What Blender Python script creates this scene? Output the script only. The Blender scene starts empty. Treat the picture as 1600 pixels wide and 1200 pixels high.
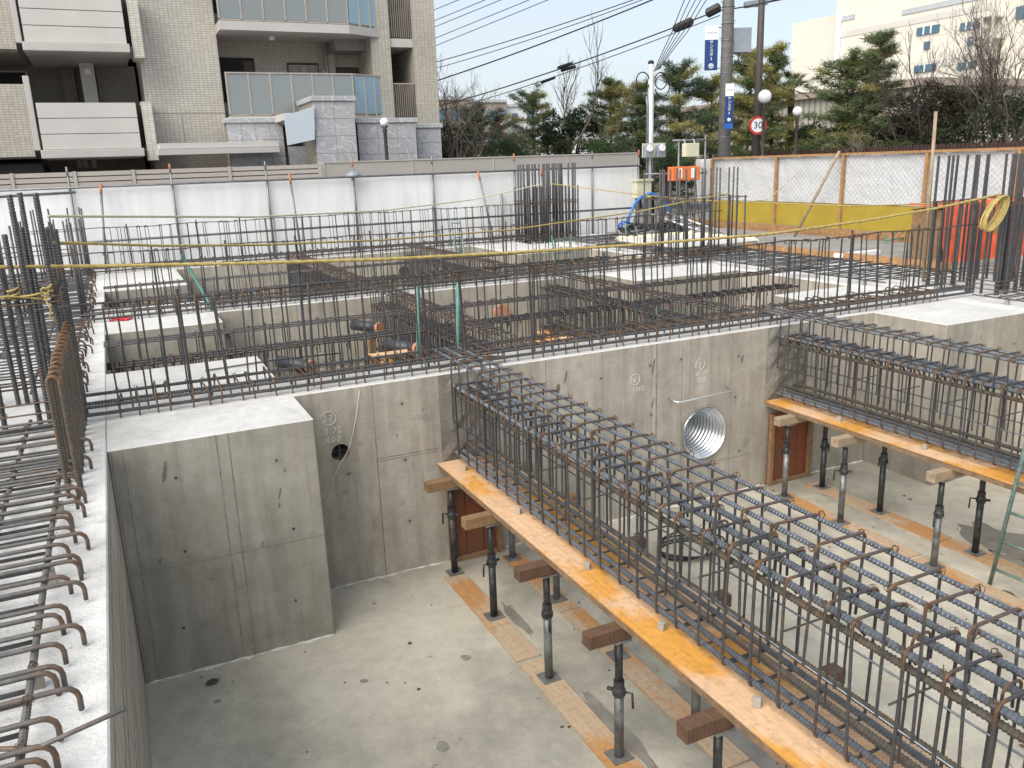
import bpy, bmesh, math, random
import numpy as np
from mathutils import Vector, Matrix
random.seed(7)
S = bpy.context.scene
COL = S.collection
R = math.radians

# ------------------------------------------------------------------ camera
FPX = 1302.257; PITCH, ROLL, YAW = 0.257638, 0.0354592, -0.4357552; EYE = 1.8
def _axes():
    cy, sy = math.cos(YAW), math.sin(YAW)
    fw = np.array([-sy*math.cos(PITCH), cy*math.cos(PITCH), -math.sin(PITCH)])
    rt = np.array([cy, sy, 0.]); dn = np.cross(fw, rt)
    cr, sr = math.cos(ROLL), math.sin(ROLL)
    return cr*rt+sr*dn, -sr*rt+cr*dn, fw
RT, DN, FW = _axes()
EYEP = np.array([0., 0., EYE])
def ray(u, v): return RT*(u-800)/FPX + DN*(v-600)/FPX + FW
def onz(u, v, z): d = ray(u, v); return EYEP + d*((z-EYE)/d[2])      # photo pixel -> point on level z
def ony(u, v, Y): d = ray(u, v); return EYEP + d*(Y/d[1])            # photo pixel -> point on plane Y
def onx(u, v, X): d = ray(u, v); return EYEP + d*(X/d[0])
def far(u, v, d): return EYEP + ray(u, v)*d                          # photo pixel -> point at depth d
cam = bpy.data.cameras.new('camera'); cam.sensor_width = 36; cam.sensor_fit = 'HORIZONTAL'
cam.lens = FPX/1600*36; cam.clip_start = .05; cam.clip_end = 2000
camo = bpy.data.objects.new('camera', cam); COL.objects.link(camo)
m = Matrix.Identity(4)
for i in range(3):
    m[i][0] = RT[i]; m[i][1] = -DN[i]; m[i][2] = -FW[i]; m[i][3] = EYEP[i]
camo.matrix_world = m
S.camera = camo

# ------------------------------------------------------------------ light
SUN_AZ, SUN_EL = R(-118), R(43)          # azimuth measured from +Y towards +X
W = bpy.data.worlds.new('World'); S.world = W; W.use_nodes = True
nt = W.node_tree; nt.nodes.clear()
sky = nt.nodes.new('ShaderNodeTexSky'); sky.sky_type = 'NISHITA'; sky.sun_disc = False
sky.sun_elevation = SUN_EL; sky.sun_rotation = SUN_AZ
sky.air_density = 1.0; sky.dust_density = 2.2; sky.ozone_density = 1.2
bg = nt.nodes.new('ShaderNodeBackground'); bg.inputs[1].default_value = 0.08
wo = nt.nodes.new('ShaderNodeOutputWorld')
# thin even high cloud over the clear sky
tc = nt.nodes.new('ShaderNodeTexCoord'); cn = nt.nodes.new('ShaderNodeTexNoise'); cn.inputs['Scale'].default_value = 2.2; cn.inputs['Detail'].default_value = 5
mpn = nt.nodes.new('ShaderNodeMapping'); mpn.inputs['Scale'].default_value = (1, 1, 3.5)
nt.links.new(tc.outputs['Generated'], mpn.inputs[0]); nt.links.new(mpn.outputs[0], cn.inputs['Vector'])
mr = nt.nodes.new('ShaderNodeMapRange'); mr.inputs[1].default_value = .3; mr.inputs[2].default_value = .7; mr.inputs[3].default_value = .62; mr.inputs[4].default_value = .92
nt.links.new(cn.outputs['Fac'], mr.inputs[0])
cm_ = nt.nodes.new('ShaderNodeMix'); cm_.data_type = 'RGBA'; nt.links.new(mr.outputs[0], cm_.inputs[0]); nt.links.new(sky.outputs[0], cm_.inputs[6]); cm_.inputs[7].default_value = (3.25, 3.5, 3.7, 1)
nt.links.new(cm_.outputs[2], bg.inputs[0]); nt.links.new(bg.outputs[0], wo.inputs[0])
sl = bpy.data.lights.new('sun', 'SUN'); sl.energy = 1.5; sl.angle = R(60); sl.color = (1, .94, .85)
so = bpy.data.objects.new('sun', sl); COL.objects.link(so)
sd = Vector((math.sin(SUN_AZ)*math.cos(SUN_EL), math.cos(SUN_AZ)*math.cos(SUN_EL), math.sin(SUN_EL)))
so.rotation_euler = sd.to_track_quat('Z', 'Y').to_euler(); so.location = (-30, -20, 40)
S.view_settings.view_transform = 'Standard'; S.view_settings.look = 'None'
S.view_settings.exposure = 1.6; S.view_settings.gamma = 1; S.view_settings.use_curve_mapping = False

# ------------------------------------------------------------------ materials
MAT = {}
def newmat(n):
    mt = bpy.data.materials.new(n); mt.use_nodes = True; MAT[n] = mt
    t = mt.node_tree; return mt, t, t.nodes['Principled BSDF']
def N(t, typ, **k):
    n = t.nodes.new(typ)
    for a, b in k.items(): setattr(n, a, b)
    return n
def noise(t, vec, scale, detail=4, rough=.6):
    n = N(t, 'ShaderNodeTexNoise'); n.inputs['Scale'].default_value = scale
    n.inputs['Detail'].default_value = detail; n.inputs['Roughness'].default_value = rough
    t.links.new(vec, n.inputs['Vector']); return n.outputs['Fac']
def ramp(t, fac, stops):
    r = N(t, 'ShaderNodeValToRGB'); cr = r.color_ramp
    while len(cr.elements) < len(stops): cr.elements.new(.5)
    for e, (p, c) in zip(cr.elements, stops):
        e.position = p; e.color = (c, c, c, 1) if isinstance(c, (int, float)) else (*c, 1)
    t.links.new(fac, r.inputs[0]); return r.outputs[0]
def mix(t, a, b, fac, mode='MIX'):
    x = N(t, 'ShaderNodeMix', data_type='RGBA', blend_type=mode)
    for s, v in ((x.inputs[0], fac), (x.inputs[6], a), (x.inputs[7], b)):
        if isinstance(v, (int, float)): s.default_value = v
        elif isinstance(v, tuple): s.default_value = (*v, 1)
        else: t.links.new(v, s)
    return x.outputs[2]
def bump(t, b, h, strength=.3, dist=.01):
    n = N(t, 'ShaderNodeBump'); n.inputs['Strength'].default_value = strength; n.inputs['Distance'].default_value = dist
    t.links.new(h, n.inputs['Height']); t.links.new(n.outputs[0], b.inputs['Normal'])
def pos(t, scale=(1, 1, 1)):
    g = N(t, 'ShaderNodeNewGeometry')
    if scale == (1, 1, 1): return g.outputs['Position']
    mp = N(t, 'ShaderNodeMapping'); mp.inputs['Scale'].default_value = scale
    t.links.new(g.outputs['Position'], mp.inputs['Vector']); return mp.outputs[0]
def flat(n, c, rough=.6, metal=0., var=.12, scale=6, bmp=0., spec=None):
    mt, t, b = newmat(n); p = pos(t)
    f = noise(t, p, scale, 5)
    lo = tuple(x*(1-var) for x in c); hi = tuple(min(1, x*(1+var)) for x in c)
    t.links.new(ramp(t, f, [(.3, lo), (.7, hi)]), b.inputs['Base Color'])
    b.inputs['Roughness'].default_value = rough; b.inputs['Metallic'].default_value = metal
    if bmp: bump(t, b, noise(t, p, scale*8, 3), bmp)
    return mt
def concrete(n, base, dark, light, rough=.85, pits=1., streak=1., bmp=.25):
    mt, t, b = newmat(n); p = pos(t); ps = pos(t, (5, 5, .5))
    c = ramp(t, noise(t, p, 1.3, 8, .6), [(.25, dark), (.5, base), (.75, light)])
    c = mix(t, c, ramp(t, noise(t, p, 8, 8, .72), [(.3, .80), (.7, 1.10)]), .8, 'MULTIPLY')
    if streak:
        c = mix(t, c, ramp(t, noise(t, ps, 1.6, 4, .6), [(.35, .72), (.6, 1.08)]), .6*streak, 'MULTIPLY')
    c = mix(t, c, ramp(t, noise(t, p, 70, 3, .7), [(.3, .84), (.7, 1.1)]), .7, 'MULTIPLY')
    if streak:
        sn = N(t, 'ShaderNodeVectorMath', operation='SNAP'); sn.inputs[1].default_value = (.6, 40, .93); of = N(t, 'ShaderNodeVectorMath', operation='ADD'); of.inputs[1].default_value = (.11, 20, .9)
        t.links.new(p, of.inputs[0]); t.links.new(of.outputs[0], sn.inputs[0]); wn = N(t, 'ShaderNodeTexWhiteNoise'); t.links.new(sn.outputs[0], wn.inputs['Vector'])
        c = mix(t, c, ramp(t, wn.outputs['Value'], [(0., .86), (1., 1.1)]), .8, 'MULTIPLY')
        c = mix(t, c, ramp(t, noise(t, pos(t, (11, 11, .7)), 1.3, 5, .65), [(.60, 1.), (.70, .68)]), .55, 'MULTIPLY')
        c = mix(t, c, ramp(t, noise(t, p, 3.1, 7, .7), [(.60, 1.), (.72, 1.22)]), .6, 'MULTIPLY')
    if pits:
        v = N(t, 'ShaderNodeTexVoronoi'); v.inputs['Scale'].default_value = 13; t.links.new(p, v.inputs['Vector'])
        v2 = N(t, 'ShaderNodeTexVoronoi'); v2.inputs['Scale'].default_value = 2.6; t.links.new(p, v2.inputs['Vector'])
        c = mix(t, c, ramp(t, v.outputs['Distance'], [(.05, .45), (.085, 1.)]), .8*pits, 'MULTIPLY')
        c = mix(t, c, ramp(t, v2.outputs['Distance'], [(.05, .7), (.1, 1.)]), .6*pits, 'MULTIPLY')
    t.links.new(c, b.inputs['Base Color']); b.inputs['Roughness'].default_value = rough
    bump(t, b, noise(t, p, 26, 6, .7), bmp, .012); return mt
concrete('concrete_wall', (.40, .365, .31), (.32, .29, .24), (.47, .435, .375))
concrete('concrete_block', (.35, .325, .275), (.285, .262, .215), (.41, .385, .335), bmp=.2)
concrete('concrete_floor', (.50, .465, .385), (.43, .395, .32), (.56, .525, .45), streak=0, pits=.35, bmp=.12)
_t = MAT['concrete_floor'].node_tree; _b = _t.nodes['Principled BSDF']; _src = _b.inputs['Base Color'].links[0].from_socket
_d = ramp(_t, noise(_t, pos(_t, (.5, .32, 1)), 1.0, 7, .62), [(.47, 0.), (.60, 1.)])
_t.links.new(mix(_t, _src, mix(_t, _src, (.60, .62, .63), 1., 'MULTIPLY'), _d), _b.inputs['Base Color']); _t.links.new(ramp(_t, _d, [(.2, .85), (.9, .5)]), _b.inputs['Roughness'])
concrete('laitance', (.60, .59, .57), (.48, .47, .45), (.70, .695, .68), streak=0, pits=.3, bmp=.6)
concrete('laitance_rough', (.70, .69, .67), (.44, .43, .41), (.82, .815, .80), streak=0, pits=1.1, bmp=1.)
concrete('rough_joint', (.25, .23, .20), (.15, .14, .12), (.36, .34, .31), bmp=1.)
concrete('site_earth', (.27, .26, .25), (.2, .19, .18), (.36, .35, .33), streak=0, pits=0, bmp=.9)
flat('seam', (.23, .215, .185), .9, var=.35, scale=12); flat('seam_light', (.5, .49, .46), .9, var=.3)
flat('hole_dark', (.07, .068, .06), .9)
flat('chalk', (.62, .60, .55), .95, var=.25, scale=40)
def rebar(n, steel, rust_amt, rough=.42, metal=.65):
    mt, t, b = newmat(n); p = pos(t)
    at = N(t, 'ShaderNodeAttribute', attribute_name='rust')
    f = ramp(t, noise(t, p, 5, 5, .7), [(.62-rust_amt*.3, 0.), (.8-rust_amt*.3, .75)])
    ad = N(t, 'ShaderNodeMath', operation='MAXIMUM'); t.links.new(f, ad.inputs[0])
    m2 = N(t, 'ShaderNodeMath', operation='MULTIPLY'); t.links.new(at.outputs['Fac'], m2.inputs[0])
    t.links.new(ramp(t, noise(t, p, 18, 3), [(.25, .5), (.6, 1.)]), m2.inputs[1])
    t.links.new(m2.outputs[0], ad.inputs[1])
    st = ramp(t, noise(t, p, 30, 3), [(.3, tuple(x*.75 for x in steel)), (.7, tuple(x*1.25 for x in steel))])
    ru = ramp(t, noise(t, p, 40, 3), [(.3, (.075, .032, .014)), (.7, (.20, .105, .045))])
    t.links.new(mix(t, st, ru, ad.outputs[0]), b.inputs['Base Color'])
    iv = N(t, 'ShaderNodeMath', operation='MULTIPLY_ADD'); t.links.new(ad.outputs[0], iv.inputs[0])
    iv.inputs[1].default_value = -metal*.9; iv.inputs[2].default_value = metal
    t.links.new(iv.outputs[0], b.inputs['Metallic'])
    b.inputs['Roughness'].default_value = rough; return mt
rebar('rebar_steel', (.19, .21, .24), .15, .38, .75)
rebar('rebar_dark', (.078, .08, .086), .26, .55, .4)
rebar('rebar_brown', (.105, .095, .08), .42, .58, .35)
rebar('rebar_dusty', (.125, .122, .12), .25, .62, .3)
flat('tie_wire', (.10, .056, .028), .75, .2, .4, 30)
def plywood(n, c, pale, gloss):
    mt, t, b = newmat(n); p = pos(t)
    f = ramp(t, noise(t, pos(t, (1, .55, 1)), 2.6, 6, .6), [(.43, 0.), (.53, .8)])
    col = mix(t, c, pale, f)
    col = mix(t, col, ramp(t, noise(t, p, 22, 4, .7), [(.3, .55), (.5, 1.), (.9, 1.05)]), .6, 'MULTIPLY')
    col = mix(t, col, ramp(t, noise(t, pos(t, (40, 1.2, 40)), 1.5, 4, .6), [(.3, .78), (.65, 1.08)]), .7, 'MULTIPLY')
    v = N(t, 'ShaderNodeTexVoronoi'); v.inputs['Scale'].default_value = 17; t.links.new(p, v.inputs['Vector'])
    col = mix(t, col, ramp(t, v.outputs['Distance'], [(.06, .3), (.12, 1.)]), .55, 'MULTIPLY')
    t.links.new(col, b.inputs['Base Color'])
    t.links.new(ramp(t, noise(t, p, 4, 3), [(.35, gloss), (.7, .75)]), b.inputs['Roughness'])
    bump(t, b, noise(t, p, 30, 3), .1, .005); return mt
plywood('form_plywood', (.66, .32, .065), (.70, .49, .33), .3)
plywood('floor_plank', (.47, .25, .10), (.46, .37, .27), .6)
plywood('red_form_board', (.20, .06, .022), (.16, .07, .04), .5)
def wood(n, c, rough=.75):
    mt, t, b = newmat(n); p = pos(t, (4, 4, 4))
    w = N(t, 'ShaderNodeTexWave'); w.inputs['Scale'].default_value = 3; w.inputs['Distortion'].default_value = 7
    w.inputs['Detail'].default_value = 3; t.links.new(p, w.inputs['Vector'])
    lo = tuple(x*.8 for x in c)
    col = mix(t, ramp(t, w.outputs['Fac'], [(.1, lo), (.8, c)]), ramp(t, noise(t, p, 2.5, 5), [(.3, .6), (.7, 1.15)]), .7, 'MULTIPLY')
    t.links.new(col, b.inputs['Base Color']); b.inputs['Roughness'].default_value = rough; return mt
wood('timber', (.27, .165, .085)); wood('timber_dark', (.13, .07, .042)); wood('fence_timber', (.40, .225, .10)); wood('pale_timber', (.38, .29, .20))
wood('ply_edge', (.26, .17, .10))
flat('prop_dark', (.055, .058, .06), .5, .5, .6, 14); flat('prop_grey', (.17, .175, .175), .5, .5, .5, 12); flat('prop_plate', (.22, .22, .21), .55, .5, .35, 12)
flat('galvanised', (.72, .75, .78), .33, .85, .08, 8)
flat('scaffold_pipe', (.22, .225, .23), .45, .6, .25, 7); flat('pipe_orange', (.42, .17, .09), .7, .1, .3, 9)
mt_, t_, b_ = newmat('white_sheet'); p_ = pos(t_)
c_ = mix(t_, ramp(t_, noise(t_, p_, 1.1, 4), [(.3, (.76, .765, .77)), (.7, (.84, .845, .85))]), ramp(t_, noise(t_, pos(t_, (7, 7, .5)), 1., 5, .6), [(.32, .86), (.55, 1.)]), .6, 'MULTIPLY')
c_ = mix(t_, c_, ramp(t_, noise(t_, p_, 5, 6, .7), [(.3, .82), (.42, 1.)]), .5, 'MULTIPLY')
t_.links.new(c_, b_.inputs['Base Color']); b_.inputs['Roughness'].default_value = .5; bump(t_, b_, noise(t_, pos(t_, (2, 2, .7)), 2.2, 4), .25, .03)
flat('beige_slat', (.44, .40, .365), .55, 0, .05, 2); flat('beige_panel', (.38, .355, .325), .55, 0, .05, 1)
flat('rope_yellow', (.38, .29, .10), .8, 0, .25, 30); flat('rope_pale', (.55, .51, .36), .85, 0, .2, 30)
flat('ladder_green', (.085, .22, .185), .45, .1, .25, 14); flat('ladder_alu', (.66, .68, .70), .4, .7, .12, 10); flat('ladder_teal', (.16, .24, .225), .5, .2, .35, 18)
flat('orange_box', (.66, .17, .05), .5, 0, .1, 6); flat('cream_box', (.58, .56, .42), .5, 0, .08, 5); flat('grey_box', (.25, .28, .32), .5, .2, .1, 5)
flat('black_rubber', (.018, .018, .02), .5); flat('blue_hose', (.03, .16, .50), .4); flat('pole_concrete', (.17, .165, .16), .85, 0, .25, 9, .2)
flat('pole_brown', (.075, .062, .055), .6, .2); flat('white_pole', (.62, .64, .65), .45, .3, .1); flat('red_dark', (.05, .022, .02), .7)
flat('orange_tarp', (.58, .10, .04), .55, 0, .25, 5, .3); flat('foam_cream', (.72, .68, .47), .9, 0, .12, 12, .4); flat('pipe_copper', (.42, .20, .11), .7); flat('pipe_black', (.045, .05, .058), .45)
flat('red_cloth', (.60, .04, .06), .8); flat('light_blue_panel', (.52, .58, .64), .4, .1, .03)
flat('panel_grey', (.545, .525, .50), .7, 0, .05, 1.5, .04); flat('panel_fascia', (.48, .462, .44), .7, 0, .05, 2); flat('soffit', (.26, .245, .225), .8)
flat('dark_recess', (.022, .02, .019), .8); flat('brown_door', (.075, .05, .037), .6); flat('frame_bronze', (.42, .38, .33), .5, .2); flat('rail_brown', (.23, .20, .175), .5, .2)
flat('lamp_white', (.82, .82, .86), .25, 0, .03); flat('sign_white', (.78, .79, .80), .4, 0, .03); flat('sign_blue', (.012, .04, .17), .4, 0, .05); flat('sign_red', (.55, .03, .04), .4, 0, .05); flat('sign_bright_blue', (.02, .10, .42), .4)
flat('cable_black', (.02, .02, .022), .55); flat('far_brown', (.33, .27, .235), .9); flat('far_grey', (.42, .44, .46), .9); flat('far_white', (.68, .69, .70), .8)
flat('bark', (.06, .05, .042), .95, 0, .3, 20); flat('bark_pale', (.16, .13, .105), .95, 0, .3, 12); flat('red_twig', (.055, .042, .036), .9)
def leafmat(n, a, b2):
    mt, t, b = newmat(n); p = pos(t)
    t.links.new(ramp(t, noise(t, p, 2.2, 4), [(.35, a), (.65, b2)]), b.inputs['Base Color'])
    b.inputs['Roughness'].default_value = .7
    tr = N(t, 'ShaderNodeBsdfTranslucent'); t.links.new(ramp(t, noise(t, p, 2.2, 4), [(.35, a), (.65, b2)]), tr.inputs[0])
    ms = N(t, 'ShaderNodeMixShader'); ms.inputs[0].default_value = .3
    out = [x for x in t.nodes if x.type == 'OUTPUT_MATERIAL'][0]
    t.links.new(b.outputs[0], ms.inputs[1]); t.links.new(tr.outputs[0], ms.inputs[2]); t.links.new(ms.outputs[0], out.inputs[0])
leafmat('needle', (.08, .12, .05), (.18, .215, .09)); leafmat('needle_painted_sun', (.22, .22, .075), (.38, .34, .12)); leafmat('needle_blue', (.062, .10, .058), (.13, .175, .095))  # the yellow needles have sunlight painted into their colour
leafmat('leaf_dark', (.025, .045, .018), (.055, .075, .03)); leafmat('leaf_mid', (.03, .075, .025), (.07, .12, .04))
leafmat('leaf_brown', (.032, .034, .018), (.06, .05, .03)); leafmat('palm_leaf', (.07, .10, .03), (.15, .16, .06))
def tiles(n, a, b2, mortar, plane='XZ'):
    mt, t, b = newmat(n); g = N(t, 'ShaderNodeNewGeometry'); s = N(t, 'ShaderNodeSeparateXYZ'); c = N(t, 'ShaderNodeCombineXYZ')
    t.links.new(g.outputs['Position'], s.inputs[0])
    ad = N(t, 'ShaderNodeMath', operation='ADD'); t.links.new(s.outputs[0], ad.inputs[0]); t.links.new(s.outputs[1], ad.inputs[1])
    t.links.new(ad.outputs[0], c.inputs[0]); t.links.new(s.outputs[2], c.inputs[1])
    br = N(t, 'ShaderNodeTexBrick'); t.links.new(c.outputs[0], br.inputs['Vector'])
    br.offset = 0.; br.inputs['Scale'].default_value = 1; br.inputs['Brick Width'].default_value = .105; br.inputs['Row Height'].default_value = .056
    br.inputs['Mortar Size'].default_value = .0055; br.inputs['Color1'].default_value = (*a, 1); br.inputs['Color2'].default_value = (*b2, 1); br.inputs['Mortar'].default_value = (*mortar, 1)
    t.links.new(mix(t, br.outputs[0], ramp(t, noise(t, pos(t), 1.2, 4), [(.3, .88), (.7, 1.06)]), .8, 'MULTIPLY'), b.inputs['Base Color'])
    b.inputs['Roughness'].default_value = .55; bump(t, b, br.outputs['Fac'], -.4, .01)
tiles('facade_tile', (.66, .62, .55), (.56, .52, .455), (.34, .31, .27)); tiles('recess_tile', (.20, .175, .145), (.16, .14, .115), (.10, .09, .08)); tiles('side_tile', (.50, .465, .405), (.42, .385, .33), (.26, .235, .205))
def marble():
    mt, t, b = newmat('marble'); p = pos(t)
    w = N(t, 'ShaderNodeTexWave'); w.inputs['Scale'].default_value = 1.7; w.inputs['Distortion'].default_value = 16; w.inputs['Detail'].default_value = 6; w.bands_direction = 'DIAGONAL'
    t.links.new(p, w.inputs['Vector'])
    c = mix(t, ramp(t, w.outputs['Fac'], [(.0, (.42, .42, .44)), (.8, (.36, .36, .385)), (.985, (.50, .50, .51))]), ramp(t, noise(t, p, 5, 5), [(.3, .85), (.7, 1.1)]), .8, 'MULTIPLY')
    t.links.new(c, b.inputs['Base Color']); b.inputs['Roughness'].default_value = .4
marble()
def glassmat(n, c, rough=.08):
    mt, t, b = newmat(n); b.inputs['Base Color'].default_value = (*c, 1); b.inputs['Roughness'].default_value = rough
    b.inputs['Metallic'].default_value = 0; b.inputs['Specular IOR Level'].default_value = .9 if rough < .3 else .2
glassmat('balcony_glass', (.215, .24, .245), .14); glassmat('blue_glass', (.26, .38, .48), .06); glassmat('window_glass', (.085, .155, .215), .5)
def siding(n, c, freq):
    mt, t, b = newmat(n); p = pos(t)
    w = N(t, 'ShaderNodeTexWave'); w.inputs['Scale'].default_value = freq; w.bands_direction = 'Y'; t.links.new(p, w.inputs['Vector'])
    t.links.new(mix(t, ramp(t, w.outputs['Fac'], [(.1, tuple(x*.6 for x in c)), (.5, c)]), ramp(t, noise(t, p, .6, 3), [(.3, .9), (.7, 1.05)]), .7, 'MULTIPLY'), b.inputs['Base Color'])
    b.inputs['Roughness'].default_value = .6
siding('corrugated_siding', (.42, .39, .33), .9)
flat('factory_wall', (.66, .625, .545), .75, 0, .04, .15); flat('factory_band', (.56, .53, .49), .75, 0, .04, .3)
def wrinkle():
    mt, t, b = newmat('wrinkled_sheet'); p = pos(t)
    b.inputs['Base Color'].default_value = (.64, .655, .68, 1); b.inputs['Roughness'].default_value = .35
    bump(t, b, noise(t, p, 4.5, 5, .6), .9, .05)
wrinkle()
flat('wire_grey', (.36, .36, .37), .5, .3)
flat('yellow_board', (.36, .265, .035), .5, 0, .1, 2.5)
flat('asphalt', (.06, .06, .06), .9, 0, .2, 8, .3)

# ------------------------------------------------------------------ mesh helpers
class MB:
    def __init__(s): s.v = []; s.f = []; s.r = []
    def add(s, V, F, rust=0.):
        o = len(s.v); s.v += [tuple(map(float, p)) for p in V]; s.f += [tuple(i+o for i in f) for f in F]
        s.r += list(rust) if hasattr(rust, '__len__') else [rust]*len(V); return s
    def box(s, x0, x1, y0, y1, z0, z1):
        V = [(x, y, z) for z in (z0, z1) for y in (y0, y1) for x in (x0, x1)]
        return s.add(V, [(0, 2, 3, 1), (4, 5, 7, 6), (0, 1, 5, 4), (2, 6, 7, 3), (0, 4, 6, 2), (1, 3, 7, 5)])
    def beam(s, a, b, w, h, up=(0, 0, 1)):
        a, b = Vector(a), Vector(b); d = (b-a).normalized(); u = Vector(up); x = d.cross(u).normalized(); u = x.cross(d)
        V = [p+x*sx*w/2+u*sz*h/2 for p in (a, b) for sz in (-1, 1) for sx in (-1, 1)]
        return s.add(V, [(0, 1, 3, 2), (4, 6, 7, 5), (0, 4, 5, 1), (2, 3, 7, 6), (0, 2, 6, 4), (1, 5, 7, 3)])
    def quad(s, a, b, c, d): return s.add([a, b, c, d], [(0, 1, 2, 3)])
    def tube(s, path, r, n=6, closed=False, rust=0., lobes=0, twist=0.):
        P = [Vector(p) for p in path]; k = len(P); V = []; ru = []
        if k < 2: return s
        up = None; tw = 0.
        for i, p in enumerate(P):
            a = P[i-1] if (i or closed) else p; b = P[(i+1) % k] if (i < k-1 or closed) else p
            d = (b-a).normalized() if (b-a).length > 1e-9 else Vector((0, 0, 1))
            if up is None:
                up = Vector((0, 0, 1)) if abs(d.z) < .9 else Vector((1, 0, 0))
            x = d.cross(up).normalized(); up = x.cross(d).normalized()
            ri = r[i] if hasattr(r, '__len__') else r
            if i: tw += (p-P[i-1]).length*twist
            for j in range(n):
                t = 2*math.pi*j/n
                q = ri*(1+.22*math.cos(lobes*t+tw)) if lobes else ri
                V.append(p+x*math.cos(t)*q+up*math.sin(t)*q)
                ru.append(rust[i] if hasattr(rust, '__len__') else rust)
        F = []
        for i in range(k if closed else k-1):
            for j in range(n):
                a = i*n+j; b = i*n+(j+1) % n; c = ((i+1) % k)*n+(j+1) % n; d = ((i+1) % k)*n+j
                F.append((a, b, c, d))
        if not closed: F += [tuple(range(n))[::-1], tuple((k-1)*n+j for j in range(n))]
        return s.add(V, F, ru)
    def lathe(s, prof, cx, cy, n=16, axis='Z', cz=0):
        V = []; F = []
        for (r, h) in prof:
            for j in range(n):
                t = 2*math.pi*j/n; a, b = r*math.cos(t), r*math.sin(t)
                V.append((cx+a, cy+b, cz+h) if axis == 'Z' else (cx+a, cy+h, cz+b) if axis == 'Y' else (cx+h, cy+a, cz+b))
        for i in range(len(prof)-1):
            for j in range(n): F.append((i*n+j, i*n+(j+1) % n, (i+1)*n+(j+1) % n, (i+1)*n+j))
        F += [tuple(range(n))[::-1], tuple((len(prof)-1)*n+j for j in range(n))]
        return s.add(V, F)
    def prism(s, poly, a, b, axis='Z'):
        n = len(poly)
        def P(q, h): return (q[0], q[1], h) if axis == 'Z' else (q[0], h, q[1]) if axis == 'Y' else (h, q[0], q[1])
        V = [P(q, a) for q in poly]+[P(q, b) for q in poly]
        return s.add(V, [tuple(range(n))[::-1], tuple(range(n, 2*n))]+[(i, (i+1) % n, n+(i+1) % n, n+i) for i in range(n)])
    def mesh(s, name, mat, smooth=False, bevel=0.):
        me = bpy.data.meshes.new(name); me.from_pydata(s.v, [], s.f); me.update()
        if bevel:
            bm = bmesh.new(); bm.from_mesh(me); bmesh.ops.recalc_face_normals(bm, faces=bm.faces)
            bmesh.ops.bevel(bm, geom=[e for e in bm.edges if len(e.link_faces) == 2 and e.calc_face_angle(0) > .6], offset=bevel, segments=1, affect='EDGES'); bm.to_mesh(me); bm.free()
        else:
            if any(s.r):
                at = me.attributes.new('rust', 'FLOAT', 'POINT'); at.data.foreach_set('value', s.r)
            bm = bmesh.new(); bm.from_mesh(me); bmesh.ops.recalc_face_normals(bm, faces=bm.faces); bm.to_mesh(me); bm.free()
        if smooth: me.polygons.foreach_set('use_smooth', [True]*len(me.polygons))
        me.materials.append(MAT[mat]); return me
    def build(s, name, mat, parent=None, smooth=False, bevel=0.):
        return link(name, s.mesh(name, mat, smooth, bevel), parent)
WLOC = {}
def link(name, me, parent=None, loc=(0, 0, 0), rot=None, scale=None):
    """loc is a world location; parents carry no rotation"""
    o = bpy.data.objects.new(name, me); COL.objects.link(o)
    w = Vector(loc); WLOC[o.name] = w.copy()
    if parent is not None: o.parent = parent; w = w-WLOC[parent.name]
    o.location = w
    if rot is not None: o.rotation_euler = rot
    if scale is not None: o.scale = scale
    return o
def tag(o, label, cat=None, group=None, kind=None):
    if label: o['label'] = label
    if cat: o['category'] = cat
    if group: o['group'] = group
    if kind: o['kind'] = kind
    return o
def thing(name, loc, label, cat, group=None):
    o = link(name, None, None, loc); o.empty_display_size = .1
    return tag(o, label, cat, group)
def struct(o): o['kind'] = 'structure'; return o
def solid(pts_boxes, name, mat, parent=None, bevel=0.):
    b = MB()
    for q in pts_boxes: b.box(*q)
    return b.build(name, mat, parent, bevel=bevel)
def arc(c, r, a0, a1, n, fx, fy):
    return [c+fx*math.cos(a0+(a1-a0)*i/n)*r+fy*math.sin(a0+(a1-a0)*i/n)*r for i in range(n+1)]
def ribbed(L, r, pitch=.018, n=8, bend=None):
    """deformed bar along +Y with real ribs"""
    b = MB(); k = int(L/pitch); V = []; F = []
    ys = []
    for i in range(k):
        y = i*pitch; ys += [(y, r), (y+pitch*.5, r), (y+pitch*.64, r*1.19), (y+pitch*.82, r*1.19)]
    ys.append((L, r))
    for y, q in ys:
        for j in range(n): V.append((q*math.cos(2*math.pi*j/n), y, q*math.sin(2*math.pi*j/n)))
    for i in range(len(ys)-1):
        for j in range(n): F.append((i*n+j, i*n+(j+1) % n, (i+1)*n+(j+1) % n, (i+1)*n+j))
    F += [tuple(range(n)), tuple((len(ys)-1)*n+j for j in range(n))]
    return b.add(V, F)
def rod(L, r, n=6, rust=0.): return MB().tube([(0, 0, 0), (0, L, 0)], r, n, rust=rust)
ZR = (math.pi/2, 0, 0)          # +Y bar stood on end (points to +Z)
XR = (0, 0, -math.pi/2)         # +Y bar turned to +X

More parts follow.
